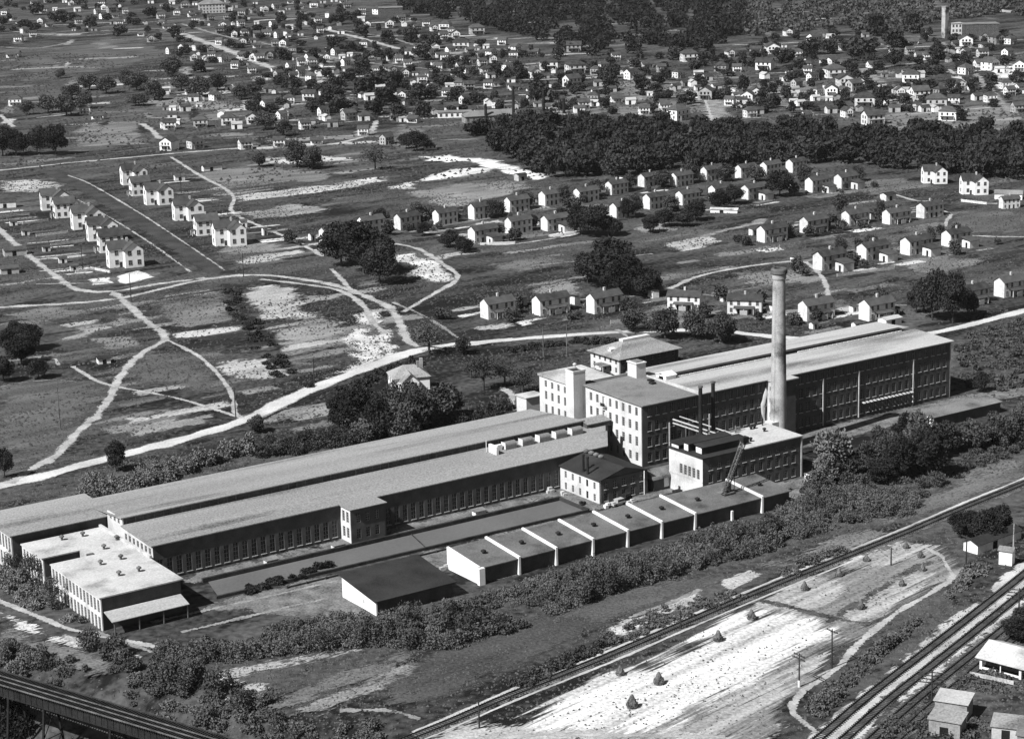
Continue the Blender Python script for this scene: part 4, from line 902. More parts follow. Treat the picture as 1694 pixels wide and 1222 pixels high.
def lhouse(kind):
    r = thing('white_house', '', 'house'); H_ = 7.3
    if kind == 'L':
        mb = MB(); mb.box(0, 5.2, 0, 5.4, -.3, H_); mb.gable(0, 5.2, 0, 5.4, H_, H_+2.7); mb.box(5.2, 12.2, -3.6, 4.6, -.3, H_-.4); mb.gable(5.2, 12.2, -3.6, 4.6, H_-.4, H_+2.4, 'y'); mb.build('wall', M['white'], r)
        mb = MB(); mb.roof(-.4, 8., -.4, 5.8, H_-.1, H_+2.9, 'x', .14); mb.roof(4.7, 12.7, -4.1, 5.1, H_-.55, H_+2.6, 'y', .14); rf = mb.build('roof', M['shingle'], r)
        mb = MB(); mb.box(7.2, 7.9, 1.8, 2.5, H_+1, H_+3.6); mb.build('chimney', M['trim'], rf)
        w2 = win_mesh(1.35, 1.9, 2, 2)
        for x, y in ((2.8, -.05), (7.0, -3.65), (10.4, -3.65)):
            for z in (1.1, 4.7): place(w2, 'window', r, (x, y, z))
        for z in (1.1, 4.7): place(w2, 'window', r, (-.05, 2.7, z), -math.pi/2)
        d = MB(); d.box(-.5, .5, -.06, -.003, 0, 2.1); d.build('door', M['wood'], r, (4.3, 0, 0))
    else:
        mb = MB(); mb.box(0, 10, 0, 7.2, -.3, H_); mb.gable(0, 10, 0, 7.2, H_, H_+2.7); mb.build('wall', M['white'], r)
        mb = MB(); mb.roof(-.4, 10.4, -.5, 7.7, H_-.15, H_+2.9, 'x', .14); rf = mb.build('roof', M['shingle'], r)
        mb = MB(); mb.box(4.6, 5.3, 3.2, 3.9, H_+1.6, H_+3.7); mb.build('chimney', M['trim'], rf)
        w2 = win_mesh(1.35, 1.9, 2, 2)
        for x in (1.8, 5, 8.2):
            for z in (1.1, 4.7): place(w2, 'window', r, (x, -.05, z))
        for y in (2., 5.2): place(w2, 'window', r, (-.05, y, 4.7), -math.pi/2)
        mb = MB(); mb.prism([(-2, .8), (-.05, .8), (-.05, 4.6), (-2, 4.6)], 2.5, [2.6, 2.9, 2.9, 2.6]); pp = mb.build('porch_roof', M['shingle'], r)
        for y in (1., 4.4): q = MB(); q.box(-1.9, -1.72, y-.09, y+.09, 0, 2.5); q.build('post', M['white'], pp)
    cache(r); return r
PL, PP = lhouse('L'), lhouse('P'); rzs = rad(22)
for lst, side in (([(70, 349, 'L'), (92, 362, 'P'), (122, 381, 'L'), (147, 400, 'L'), (166, 419, 'P'), (182, 444, 'L')], 'left'), ([(204, 307, 'L'), (219, 325, 'P'), (243, 340, 'L'), (290, 366, 'L'), (326, 391, 'P'), (357, 408, 'L')], 'right')):
    for i, (x, y, k) in enumerate(lst):
        o = house(PL if k == 'L' else PP, (x, y), rzs, 'white big windowed house, %s from far end, %s side of the dirt street' % (ORD[i], side), 'white houses along the dirt street', .93 if k == 'P' else 1.)
rg = random.Random(21)
MH = [(808,529),(894,523),(983,520),(1104,512),(1203,519),(1335,532),(1438,532),(1360,448),(1433,432),(1505,423),(1572,409),(1265,402),(1336,387),(1405,374),(1472,372),(1529,362),(538,402),(601,386),(663,381),(726,373),(785,364),(844,352),(902,341),(959,336),(1012,323),(1066,310),(786,404),(906,383),(1020,362),(1129,340),(1238,331),(1344,319),(1392,313)]
SH = []
for i, (x, y) in enumerate(MH):
    g = G(x, y)
    for k in range(4):
        du, dv = rg.uniform(-8, 16), rg.choice([rg.uniform(9, 22), rg.uniform(-16, -7)]); l_, w_ = rg.uniform(4, 9), rg.uniform(1.2, 4); c = np.array([g[0], g[1], 0])+e1*du+e2*dv; q0 = c-O; u0, v0 = float(q0 @ e1), float(q0 @ e2)
        patch('garden_plot', [(u0-l_, v0-w_), (u0+l_, v0-w_), (u0+l_, v0+w_), (u0-l_, v0+w_)], field(rg.choice([.14, .14, .2, .3, .03, .42]), 1.), px=False)
    du, dv = rg.uniform(-3, 13), rg.uniform(11, 18); c = np.array([g[0], g[1], 0])+e1*du+e2*dv; SH.append((c, i))
sm = MB(); sm.box(0, 3, 0, 2.2, -.2, 2.2, 0); sm.prism([(-.2, -.2), (3.2, -.2), (3.2, 2.4), (-.2, 2.4)], [2.21, 2.21, 2.7, 2.7], [2.32, 2.32, 2.81, 2.81], 1); sm.box(.8, 1.6, -.04, -.003, 0, 1.8, 2)
sm = sm.mesh('backyard_shed', [M['white2'], M['shingle'], M['dark']])
for c, i in SH:
    o = bpy.data.objects.new('backyard_shed', sm); col.objects.link(o); o.location = tuple(map(float, c)); o.rotation_euler = (0, 0, RZ+rg.choice([0, 0, 1.57])+rg.uniform(-.15, .15)); s_ = rg.uniform(.8, 1.3); o.scale = (s_, s_, s_)
    tag(o, 'little shed in the back yard of a mill house in the village rows', 'shed', 'back yard sheds of the mill village')
for x0, y0, x1, y1 in ((790,505,1050,490),(1110,478,1300,500),(1330,505,1500,505),(780,375,1010,350),(1250,375,1540,340),(1350,425,1600,390),(540,372,780,345),(60,470,180,468),(650,500,760,560),(880,440,1080,420)):
    ribbon('path', [(x0, y0), ((x0+x1)/2, (y0+y1)/2+rg.uniform(-6, 6)), (x1, y1)], 1.6, M['pathd'])
for i in range(170):
    x, y = (rg.uniform(0, 1694), rg.uniform(250, 720)) if i < 80 else (rg.uniform(0, 760), rg.uniform(190, 760))
    if (560 < x < 780 and y > 560) or (x > 830 and y > 545) or (x < 400 and 285 < y < 445): continue
    c = toL(G(x, y)); l_, w_ = rg.uniform(6, 22), rg.uniform(1.2, 5)
    patch('garden_plot', [(c[0]-l_, c[1]-w_), (c[0]+l_, c[1]-w_), (c[0]+l_, c[1]+w_), (c[0]-l_, c[1]+w_)], field(rg.choice([.10, .13, .16, .03, .02, .03, .22, .11]), 1.1), px=False, z=.006+.00008*i)
for x, y, sd_ in [(72,350,-1),(92,362,-1),(124,381,-1),(148,400,-1),(168,419,-1),(184,444,-1),(204,307,1),(225,325,1),(250,340,1),(295,366,1),(335,391,1),(365,408,1)]:
    g = G(x, y); ax = np.array([math.cos(rad(22)), math.sin(rad(22))]); ay = np.array([-ax[1], ax[0]])
    for k in range(4):
        l_ = rg.uniform(7, 15); w_ = rg.uniform(.7, 2.2); c = g[:2]+ax*(-(9+l_*.6) if sd_ < 0 else 20+l_*.6)+ay*(k*4.2-4+rg.uniform(-1, 1)); P_ = []
        for a, b in ((-l_, -w_), (l_, -w_), (l_, w_), (-l_, w_)): q0 = np.array([*(c+ax*a*.8+ay*b), 0])-O; P_.append((float(q0 @ e1), float(q0 @ e2)))
        patch('garden_plot', P_, field(rg.choice([.03, .2, .34, .45, .03, .14]), .8), px=False)
for i in range(110):
    x, y = (rg.uniform(0, 560), rg.uniform(480, 720)) if i < 45 else ((rg.uniform(380, 900), rg.uniform(250, 560)) if i < 85 else (rg.uniform(1000, 1694), rg.uniform(380, 540)))
    if x > 560 and y > 540 or (x > 1050 and y > 535): continue
    c = toL(G(x, y)); l_, w_ = rg.uniform(5, 18), rg.uniform(.8, 3.2)
    patch('garden_plot', [(c[0]-l_, c[1]-w_), (c[0]+l_, c[1]-w_), (c[0]+l_, c[1]+w_), (c[0]-l_, c[1]+w_)], field(rg.choice([.2, .3, .02, .03, .02, .24, .14]), 1.), px=False, z=.012+.00006*i)
# larger houses at upper right
def bighouse(px_, rz, label, sc=1.):
    o = copy_tree(PL); finish(o, px_, rz, label, 'larger houses at the right by the wood', sc)
bighouse((1528, 304), RZ-.5, 'broad white gabled house with a lean-to at the edge of the right wood', .85); bighouse((1592, 322), RZ-.5, 'broad white gabled house near the right edge below the wood', .9)
o = house(P_nar, (1659, 346), RZ-.3, 'low white cottage with round window gable at the right edge', 'larger houses at the right by the wood', .8)
# the farmhouse among trees behind the weaving shed
def farmhouse():
    g = G(652, 655); r = thing('farmhouse', 'white farmhouse with hipped roofs and two chimneys half hidden by trees behind the weaving shed', 'house', g, RZ-.35)
    mb = MB(); mb.box(0, 11, 0, 9, -.3, 5.2); mb.box(2, 7, -4, 0, -.3, 4.8); mb.gable(2, 7, -4, .0, 4.8, 7.2, 'y'); mb.build('wall', M['white'], r)
    mb = MB(); a = [(-.5, -.5, 5.2), (11.5, -.5, 5.2), (11.5, 9.5, 5.2), (-.5, 9.5, 5.2), (3.8, 4.5, 8.2), (7.4, 4.5, 8.2)]; mb.add(a, [(0, 1, 5, 4), (1, 2, 5), (2, 3, 4, 5), (3, 0, 4), (3, 2, 1, 0)]); mb.roof(1.6, 7.4, -4.4, 2., 4.7, 7.4, 'y'); rf = mb.build('roof', M['roofm'], r)
    for x, y in ((8.3, 3.6), (9.9, 6.8)): q = MB(); q.box(x-.45, x+.45, y-.45, y+.45, 5.4, 9.3); q.build('chimney', M['stack'], rf)
    for z in (.6, 3.2):
        for x in (3.3, 5.7): place(win_mesh(1, 1.5, 2, 2), 'window', r, (x, -4.05, z))
        for y in (2, 5, 7.5): place(win_mesh(1, 1.5, 2, 2), 'window', r, (-.05, y, z), -math.pi/2)
farmhouse()
def simple_shed(name, label, cat, px_, rz, L_, W_, H_, rh, wall, roofm, group=None, mono=False, opening=True):
    g = G(*px_); r = thing(name, label, cat, g, rz, group)
    mb = MB(); mb.box(0, L_, 0, W_, -.3, H_)
    if not mono: mb.gable(0, L_, 0, W_, H_, H_+rh-.08)
    mb.build('wall', M[wall], r); mb = MB()
    if mono: mb.prism([(-.3, -.3), (L_+.3, -.3), (L_+.3, W_+.3), (-.3, W_+.3)], [H_+.01]*2+[H_+rh]*2, [H_+.14]*2+[H_+rh+.13]*2)
    else: mb.roof(-.3, L_+.3, -.3, W_+.3, H_-.04, H_+rh+.06, 'x', .1)
    mb.build('roof', M[roofm], r)
    if opening: q = MB(); q.box(L_*.35, L_*.35+min(1.6, L_*.3), -.05, -.003, 0, min(H_*.8, 2)); q.build('door', M['dark'], r)
    return r
for i, (x, y, lb) in enumerate([(17, 374, 'farthest'), (37, 390, 'second'), (71, 417, 'third'), (98, 436, 'fourth'), (117, 449, 'nearest')]):
    simple_shed('privy', 'tiny outhouse with white side, %s one in the alley row behind the left houses' % lb, 'outhouse', (x, y), rzs, 3.2, 1.6, 2.1, .4, 'white2', 'shingle', 'outhouses along the alley', True)
for a in [('long_shed', 'long low white shed at the left edge of the photo', 'shed', (-6, 345), rzs-.2, 9, 4, 2.8, 1.2, 'white2', 'shingle'),
          ('back_shed', 'dark roofed shed beside the alley at the left edge', 'shed', (8, 425), rzs, 9, 5, 2.6, 1, 'greyw', 'shingle'),
          ('back_shed', 'low shed cluster roof beside the alley, lower left one', 'shed', (2, 455), rzs, 7, 4, 2.4, .9, 'greyw', 'shingle'),
          ('garden_shed', 'small white ended shed behind the right side white houses', 'shed', (290, 300), rzs, 5, 3, 2.6, .9, 'white2', 'shingle'),
          ('garden_shed', 'small pale shed beyond the nearest right side white house', 'shed', (398, 378), rzs, 3, 2, 3.2, .7, 'white', 'shingle'),
          ('garden_shed', 'tiny white shed by the footpath corner, left of the back row', 'shed', (436, 390), RZ, 2, 1.6, 3., .5, 'white', 'shingle'),
          ('long_shed', 'long dark low shed with white end on the upper meadow', 'shed', (337, 284), RZ-.1, 10, 3, 2.4, .8, 'white2', 'tar'),
          ('grey_shed', 'small grey square shed standing on the bright bare ground by the wood', 'shed', (858, 300), RZ, 5, 4, 3, .6, 'greyw', 'tar'),
          ('garden_shed', 'small dark shed with white door in the fields at left centre', 'shed', (163, 603), rzs, 4, 3, 1.8, .6, 'white2', 'tar'),
          ('garden_shed', 'white lean-to hut below the leftmost back row house', 'shed', (514, 398), RZ, 2.4, 2, 2.6, .5, 'white', 'shingle'),
          ('boat_shed', 'pale timber pile like low white shed between middle row and field', 'shed', (1175, 352), RZ-.9, 12, 3, 1.6, .6, 'white2', 'woodl'),
          ('grey_shed', 'dark shed with white end below the right wood', 'shed', (1466, 333), RZ, 6, 4, 2.8, .8, 'white2', 'tar'),
          ('long_shed', 'low building with white side at the right edge under the wood', 'shed', (1645, 330), RZ-.9, 12, 5, 2.6, 1.4, 'white', 'roofd'),
          ('storage_shed', 'small flat roofed pale shed behind the far end of the mill', 'shed', (1466, 540), RZ, 7, 4, 2.2, .5, 'white', 'roofl'),
          ('store_shed', 'small dark roofed store in front of the farmhouse garden', 'shed', (570, 715), RZ, 5, 3, 2, .5, 'white2', 'roofl'),
          ('shed', 'dark long shed with white end near the hay field gate at right', 'shed', (1617, 917), RZ+.1, 16, 4, 2.2, .9, 'white2', 'tar'),
          ]:
    simple_shed(*a)
simple_shed('trackside_hut', 'tall narrow bright white hut beside the main line tracks at the right edge', 'hut', (1652, 933), rad(-30), 3.0, 2.2, 3.4, .7, 'white', 'roofd', opening=False)
for i, (x, y) in enumerate([(1345, 545), (1415, 545), (1480, 520), (1290, 440+0)][:3]):
    simple_shed('garden_shed', 'tiny pale outbuilding, %s from left behind the mill roof near the road' % ORD[i], 'shed', (x, y), RZ, 2.4, 2, 2, .5, 'white2', 'shingle')
def picket(label, a, b, h=1.2, m='white2'):
    A_, B_ = G(*a), G(*b); d = B_-A_; Ln = float(np.linalg.norm(d)); r = thing('fence', label, 'fence', A_, math.atan2(d[1], d[0])); n = max(2, int(Ln/2.5))
    q = MB(); q.box(0, Ln, -.03, .03, .3, .45); q.box(0, Ln, -.03, .03, h-.3, h-.15)
    for i in range(int(Ln/.35)): q.box(i*.35, i*.35+.22, -.08, -.035, .1, h)
    q.build('pickets', M[m], r); q = MB()
    for i in range(n+1): q.box(Ln*i/n-.08, Ln*i/n+.08, .035, .2, -.2, h+.1)
    tag(q.build('posts', M[m], r), kind='stuff')
for a in (('white fence in front of the leftmost middle row houses', (795, 406), (852, 404)), ('low pale fence along the nearest left side white house', (150, 446), (182, 452)), ('pale fence between the first white houses and the alley', (38, 372), (80, 366)), ('pale fence running out behind the third left white house', (60, 392), (112, 386)),
          ('long pale fence behind the fourth left white house', (84, 408), (140, 400)), ('pale fence beside the nearest left outhouse', (125, 452), (166, 446)), ('curved white fence below the two broad houses at right', (1590, 334), (1632, 339)), ('white fence by the white gabled house on the upper road', (425, 247), (452, 246)),
          ('grey fence along the road behind the office', (1010, 536), (1096, 528), 1.3, 'greyw'), ('grey fence beside the path behind the chimney houses', (1270, 520), (1322, 517), 1.2, 'greyw'), ('grey garden fence in front of the second right row', (1385, 458), (1480, 446), 1.2, 'greyw'), ('grey fence at the foot of the third right row', (1290, 410), (1390, 396), 1.2, 'greyw')):
    picket(*a)
# bottom right buildings
def br():
    g = G(1623, 1108.6); r = thing('porch_house', 'low house with a bright pale roof and open front porch at lower right', 'house', g, rad(-42))
    mb = MB(); mb.box(-.3, 15, 2.4, 9.5, -.3, 2.9); mb.gable(-.3, 15, -.2, 9.5, 2.9, 4.6); mb.build('wall', M['greyw'], r)
    mb = MB(); mb.roof(-1, 16, -.8, 10, 2.85, 4.9, 'x', .15); mb.build('roof', M['roofw'], r)
    for x in (0, 4.2, 8.5, 12.8): q = MB(); q.box(x-.25, x+.25, -.2, .3, -.2, 2.8) if x in (0, 8.5) else q.box(x-.1, x+.1, -.1, .1, .0, 2.8); q.build('porch_post', M['white'], r)
    q = MB(); q.box(.3, 3.2, -.1, .05, .5, .9); q.box(5, 8.2, -.1, .05, .5, .9); q.build('porch_rail', M['white'], r)
    q = MB(); q.box(-.3, 15, -.3, 2.39, -.2, .35); q.build('porch_floor', M['wood'], r)
    for x in (2, 5, 7.5): place(win_mesh(1, 1.4, 2, 2), 'window', r, (x, 2.35, .9))
    g = G(1604, 1119); f = thing('plank_fence', 'thin pale topped fence in front of the porch house', 'fence', g, rad(-36)); mb = MB(); mb.box(0, 9, 0, .15, .3, 1.1); mb.build('boards', M['woodl'], f)
    q = MB(); [q.box(x, x+.12, .16, .28, -.1, 1.1) for x in (0, 2.2, 4.4, 6.6, 8.8)]; q.build('posts', M['wood'], f)
    simple_shed('cabin', 'upper of two adjoining square pale roofed cabins at lower right', 'cabin', (1546, 1186), rad(-26), 6, 4.6, 3.4, .5, 'greyw', 'roofl', None, True)
    simple_shed('cabin', 'lower of two adjoining square pale roofed cabins at lower right', 'cabin', (1536, 1215), rad(-28), 5.8, 4.2, 3.2, .5, 'greyw', 'roofm', None, True)
    simple_shed('shed', 'grey roofed shed at the bottom right corner left of the darker one', 'shed', (1640, 1221), rad(-20), 5, 4.8, 2.4, .5, 'greyw', 'roofm', None, True)
    simple_shed('shed', 'dark roofed shed at the extreme bottom right corner', 'shed', (1682, 1238), rad(-20), 6, 5.5, 2.6, .6, 'greyw', 'roofd', None, True)
br()
# ------------------------------------------------------------------ far town
def fh_proto(kind):
    mb = MB(); 
    if kind == 0: mb.box(0, 8, 0, 6, -.3, 4.8, 0); mb.gable(0, 8, 0, 6, 4.8, 6.7, 'x', 0); mb.roof(-.4, 8.4, -.4, 6.4, 4.7, 7., 'x', .15, 1)
    if kind == 1: mb.box(0, 7, 0, 8, -.3, 4.8, 0); mb.gable(0, 7, 0, 8, 4.8, 7., 'y', 0); mb.roof(-.4, 7.4, -.4, 8.4, 4.7, 7.2, 'y', .15, 1)
    if kind == 2: mb.box(0, 9, 0, 7, -.3, 3., 0); mb.gable(0, 9, 0, 7, 3., 4.8, 'x', 0); mb.roof(-.4, 9.4, -.4, 7.4, 2.9, 5., 'x', .15, 1)
    if kind == 3: mb.box(0, 9, 0, 7, -.3, 5.2, 0); mb.add([(-.5,-.5,5.2),(9.5,-.5,5.2),(9.5,7.5,5.2),(-.5,7.5,5.2),(3,3.5,7.4),(6,3.5,7.4)], [(0,1,5,4),(1,2,5),(2,3,4,5),(3,0,4),(3,2,1,0)], 1)
    W_ = {0: 8, 1: 7, 2: 9, 3: 9}[kind]; D_ = {0: 6, 1: 8, 2: 7, 3: 7}[kind]
    for z in ((.8, 3.) if kind != 2 else (.9,)):
        for x in (1.3, W_/2-.4, W_-2.1): mb.box(x, x+.9, -.05, -.003, z, z+1.3, 2)
        for y in (1.4, D_-2.4): mb.box(-.05, -.003, y, y+.9, z, z+1.3, 2)
    mb.box(1., W_-1, -1.8, -.06, 2.4 if kind != 2 else 2.2, 2.6, 1)
    for x in (1.1, W_-1.2): mb.box(x, x+.15, -1.7, -1.55, 0, 2.4, 0)
    return [mb.mesh('far_house', [M[w], M['shingle'], M['glass']]) for w in ('white', 'white2', 'greyw')]
FH = [fh_proto(k) for k in range(4)]
town = []
T1 = """1279,90,24 1263,116,30 1334,115,18 1364,105,20 1385,106,20 1355,74,22 1394,84,12 1448,101,30 1448,113,22 1510,74,18 1523,100,16 1534,100,14 1584,77,16 1600,77,28 1627,95,18 1606,95,18 1656,74,20 1680,74,18 1386,130,38 1400,145,28 1505,138,28 1525,166,30 1548,181,34 1577,173,20 1566,200,30 1429,178,34 1421,152,25 1450,208,34 1339,202,15 1665,148,16 1607,124,22 1627,112,25 1650,117,22 1685,120,22 1688,187,22 860,87,16 881,91,20 849,97,16 949,87,26 908,117,32 957,122,36 982,124,13 954,145,28 1003,117,20 1052,132,22 1072,112,20 1130,130,19 1142,103,28 1191,120,22 1219,120,16 1135,200,34 1166,166,26 967,181,22 980,169,18 878,167,16 1066,190,20 1243,195,17 1235,170,22 1250,163,20 1249,87,20 888,130,20 614,94,14 585,85,20 646,101,15 674,112,12 499,110,14 519,117,15 705,44,14 735,50,20 746,57,12 666,36,14 790,58,26 737,160,14 777,150,20 774,173,14 806,147,14 775,102,18 778,122,16 763,83,30 697,138,14 712,248,22 648,240,22 582,200,24 539,193,18 471,200,16 448,177,22 478,173,18 511,167,24 462,244,22 681,203,18 747,190,26 775,188,24 664,166,14 25,176,24 162,198,24 137,190,12 362,167,18 276,249,26 329,247,26 409,248,24 281,215,24 332,212,26 378,208,26 418,206,22 21,96,24 198,43,14 175,32,14 67,40,12 324,38,14 350,35,14 376,33,14 388,114,14 416,122,12 233,60,12 30,70,16 55,62,14 8,25,14 285,90,12 300,85,12 312,83,12 250,70,14 440,20,12 465,25,12 497,14,10 545,12,12 575,15,14 600,28,12 480,60,12 530,55,12 455,45,12 560,92,14 540,102,12 575,110,12 622,122,14 425,80,14 405,60,12 447,98,12 465,130,14 485,133,12 500,128,12 520,135,12 715,75,14 690,85,12 735,100,14 830,75,16 820,95,16 800,110,16 845,110,14 1020,100,16 1095,120,16 1210,95,14 1305,60,14 1320,95,14 1480,90,14 1560,90,14 1405,195,16 1590,150,20 1640,170,18 1375,160,22 1350,135,18 1490,160,16 350,98,14 372,104,12 1205,175,16 1100,185,16 1020,170,16 925,170,14 850,150,16 830,180,16 600,225,18 505,215,16 520,240,14 1675,95,18""".split()
for s in T1:
    x, y, w_ = map(float, s.split(',')); town.append((x, y, w_))
rt = random.Random(9)
def inpoly(x, y, P):
    c = False; n = len(P)
    for i in range(n):
        a, b = P[i], P[i-1]
        if (a[1] > y) != (b[1] > y) and x < (b[0]-a[0])*(y-a[1])/(b[1]-a[1])+a[0]: c = not c
    return c
zone = [[(0, 5), (560, 2), (650, 20), (850, 100), (850, 150), (700, 150), (560, 140), (300, 100), (230, 50), (0, 60)], [(1250, 60), (1694, 50), (1694, 160), (1300, 160), (1240, 120)]]
tries = 0
while len(town) < 285 and tries < 5000:
    tries += 1; zp = zone[0] if rt.random() < .82 else zone[1]
    x = rt.uniform(0, 1694); y = rt.uniform(2, 165)
    if inpoly(x, y, zp) and all((x-a)**2/2.6+(y-b)**2 > (6.5)**2 for a, b, c in town): town.append((x, y, rt.uniform(10, 17)))
def band(y):
    for lim, nm in ((22, 'topmost strip'), (45, 'second strip from top'), (70, 'third strip from top'), (95, 'fourth strip from top'), (120, 'fifth strip from top'), (150, 'sixth strip from top'), (185, 'strip above the wood'), (400, 'nearest strip')):
        if y < lim: return nm
bands = {}
for t in town: bands.setdefault(band(t[1]), []).append(t)
for nm, lst in bands.items():
    for i, (x, y, w_) in enumerate(sorted(lst)):
        k = rt.choice([0, 0, 1, 2, 3]) if w_ < 30 else rt.choice([0, 3]); sh = 0 if rt.random() < .45 else (1 if rt.random() < .65 else 2)
        Wm = {0: 8, 1: 7, 2: 9, 3: 9}[k]; sc = w_/pxm(y)/ (Wm+2.)
        g = G(x-w_*.45, y); o = bpy.data.objects.new('town_house', FH[k][sh]); col.objects.link(o); o.location = tuple(map(float, g))
        s_ = max(.75, min(1.4, sc*1.12)); o.scale = (s_, s_, max(.85, min(1.2, sc*1.1))); o.rotation_euler = (0, 0, rt.choice([RZ-.55, RZ-.45, RZ-.9, RZ-.3, RZ+.1]) + rt.uniform(-.15, .15))
        tag(o, '%s %s in far town, %s from left, %s' % (['white', 'whitish', 'grey'][sh], ['gabled house', 'gable fronted house', 'low cottage', 'hip roofed house'][k], ordn(i), nm), 'house', 'houses of the far town')
ob = []
for k in range(3):
    mb = MB(); mb.box(0, 4.5, 0, 3, -.2, 2.3, 0); mb.gable(0, 4.5, 0, 3, 2.3, 3.1, 'x', 0); mb.roof(-.2, 4.7, -.2, 3.2, 2.25, 3.25, 'x', .1, 1); mb.box(1.2, 2.3, -.04, -.003, 0, 1.8, 2); ob.append(mb.mesh('outbuilding', [M[['white', 'white2', 'greyw'][k]], M['shingle' if k else 'roofl'], M['dark']]))
n_ = 0
while n_ < 290:
    zp = zone[0] if rt.random() < .7 else zone[1]; x = rt.uniform(0, 1694); y = rt.uniform(3, 215)
    if not (inpoly(x, y, zp) or (y > 150 and x < 680 and x > 260) or (y > 120 and x > 700 and y < 190)): continue
    if any((x-a)**2/2.6+(y-b)**2 < 22 for a, b, c in town): continue
    o = bpy.data.objects.new('outbuilding', ob[n_ % 3]); col.objects.link(o); o.location = tuple(map(float, G(x, y))); s_ = rt.uniform(.8, 1.5); o.scale = (s_, s_, s_); o.rotation_euler = (0, 0, RZ-.45+rt.uniform(-.3, .3)+(1.57 if n_ % 4 == 0 else 0))
    tag(o, 'tiny pale outbuilding in a back yard of the far town', 'outbuilding', 'outbuildings of the far town'); n_ += 1
for i in range(330):
    zp = zone[0] if rt.random() < .6 else zone[1]; x = rt.uniform(0, 1694); y = rt.uniform(12, 245)
    if 700 < x and y > 200: continue
    g = G(x, y); a = RZ-.45+rt.choice([0, 0, 0, 1.57]); l_ = rt.uniform(9, 34); w_ = rt.uniform(2, 7); c_, s_ = math.cos(a), math.sin(a); P_ = []
    for du, dv in ((-l_, -w_), (l_, -w_), (l_, w_), (-l_, w_)): q = np.array([g[0]+du*c_-dv*s_, g[1]+du*s_+dv*c_, 0])-O; P_.append((float(q @ e1), float(q @ e2)))
    patch('garden_plot', P_, field(rt.choice([.10, .16, .16, .24, .34, .02]), 1.), px=False)
for p_, w_ in [([(20,52),(120,60),(230,52)],5),([(300,40),(380,62),(470,78),(560,98)],5),([(200,40),(300,34),(420,30),(560,26)],4),([(450,70),(560,60),(680,60)],4),([(420,100),(520,92),(640,108),(760,118)],4),([(560,50),(640,62),(700,78),(770,84)],4),
    ([(760,86),(830,82),(900,92)],5),([(830,118),(900,124),(1010,126),(1120,128),(1240,130)],5),([(1040,100),(1052,130),(1060,165)],4),([(1250,122),(1380,118),(1450,112),(1560,100),(1694,88)],5),([(1270,60),(1400,58),(1560,62)],4),([(1290,160),(1400,152),(1500,145),(1640,140)],4),([(1560,70),(1600,110),(1640,150),(1670,185)],5),([(1000,192),(1100,180),(1230,176)],3),([(480,140),(560,150),(640,155),(740,150)],4),([(0,78),(60,80),(110,72)],4),([(420,205),(520,206),(600,200)],3),([(250,195),(330,196),(430,190)],3.5)]:
    ribbon('street', p_, w_, M['pathd'])
# landmark buildings of the far town
def far_block(name, label, cat, px_, rz, L_, W_, H_, wall, roofm, hip=False, stories=3):
    r = thing(name, label, cat, G(*px_), rz); mb = MB(); mb.box(0, L_, 0, W_, -.3, H_); mb.build('wall', M[wall], r); mb = MB()
    if hip: mb.add([(-.6,-.6,H_),(L_+.6,-.6,H_),(L_+.6,W_+.6,H_),(-.6,W_+.6,H_),(W_*.5,W_*.5,H_+W_*.28),(L_-W_*.5,W_*.5,H_+W_*.28)], [(0,1,5,4),(1,2,5),(2,3,4,5),(3,0,4),(3,2,1,0)])
    else: mb.box(-.4, L_+.4, -.4, W_+.4, H_+.01, H_+.5)
    mb.build('roof', M[roofm], r); n = max(3, int(L_/3.2)); s_ = H_/stories
    for i in range(n):
        for j in range(stories): place(win_mesh(1.4, s_*.55, 2, 2), 'window', r, (L_*(i+.5)/n, -.06, s_*(j+.25)))
far_block('school_building', 'large hip roofed institutional building on the far hill at upper left', 'school', (330, 23), RZ-.4, 26, 16, 9, 'greyw', 'roofd', True)
far_block('factory_block', 'tall pale square block beside the far chimney at upper right', 'factory', (1574, 63), RZ-.6, 8, 8, 11, 'wallend', 'roofl')
far_block('factory_hall', 'long dark factory hall right of the pale block on the far hill', 'factory', (1590, 58), RZ-.6, 30, 14, 8, 'brick', 'roofd')
far_block('brick_hall', 'big dark building in the far town centre at the top', 'hall', (628, 30), RZ-.5, 22, 14, 9, 'brick', 'roofd')
far_block('warehouse', 'long low grey roofed depot shed at the edge of the wood, upper centre', 'warehouse', (770, 205), RZ-.35, 34, 10, 4, 'greyw', 'roofd', True, 1)
far_block('warehouse', 'white sided depot building left of the tall thin stacks', 'warehouse', (725, 196), RZ-.5, 20, 7, 3.2, 'white', 'roofm', False, 1)
r = thing('far_chimney', 'tall pale square chimney far off at the upper right', 'chimney', G(1563, 63), RZ); mb = MB(); mb.prism([(-2, -2), (2, -2), (2, 2), (-2, 2)], 0, 24.); mb.build('shaft', M['stack'], r); mb = MB(); mb.box(-2.2, 2.2, -2.2, 2.2, 24.01, 24.8); mb.build('cap', M['roofm'], r)
for (x, y, h, lb) in ((804, 203, 11, 'short dark stack by the grey depot roof above the wood'), (850, 205, 22, 'left tall dark stack rising above the wood at centre'), (900, 200, 18, 'right dark stack rising above the wood at centre'), (933, 188, 9, 'thin dark stack right of the depot stacks')):
    o = MB(); o.tube((0, 0, -.3), (0, 0, h), 1.0, .8, 10); q = o.build('iron_stack', M['iron']); q.location = tuple(map(float, G(x, y))); tag(q, lb, 'smokestack')
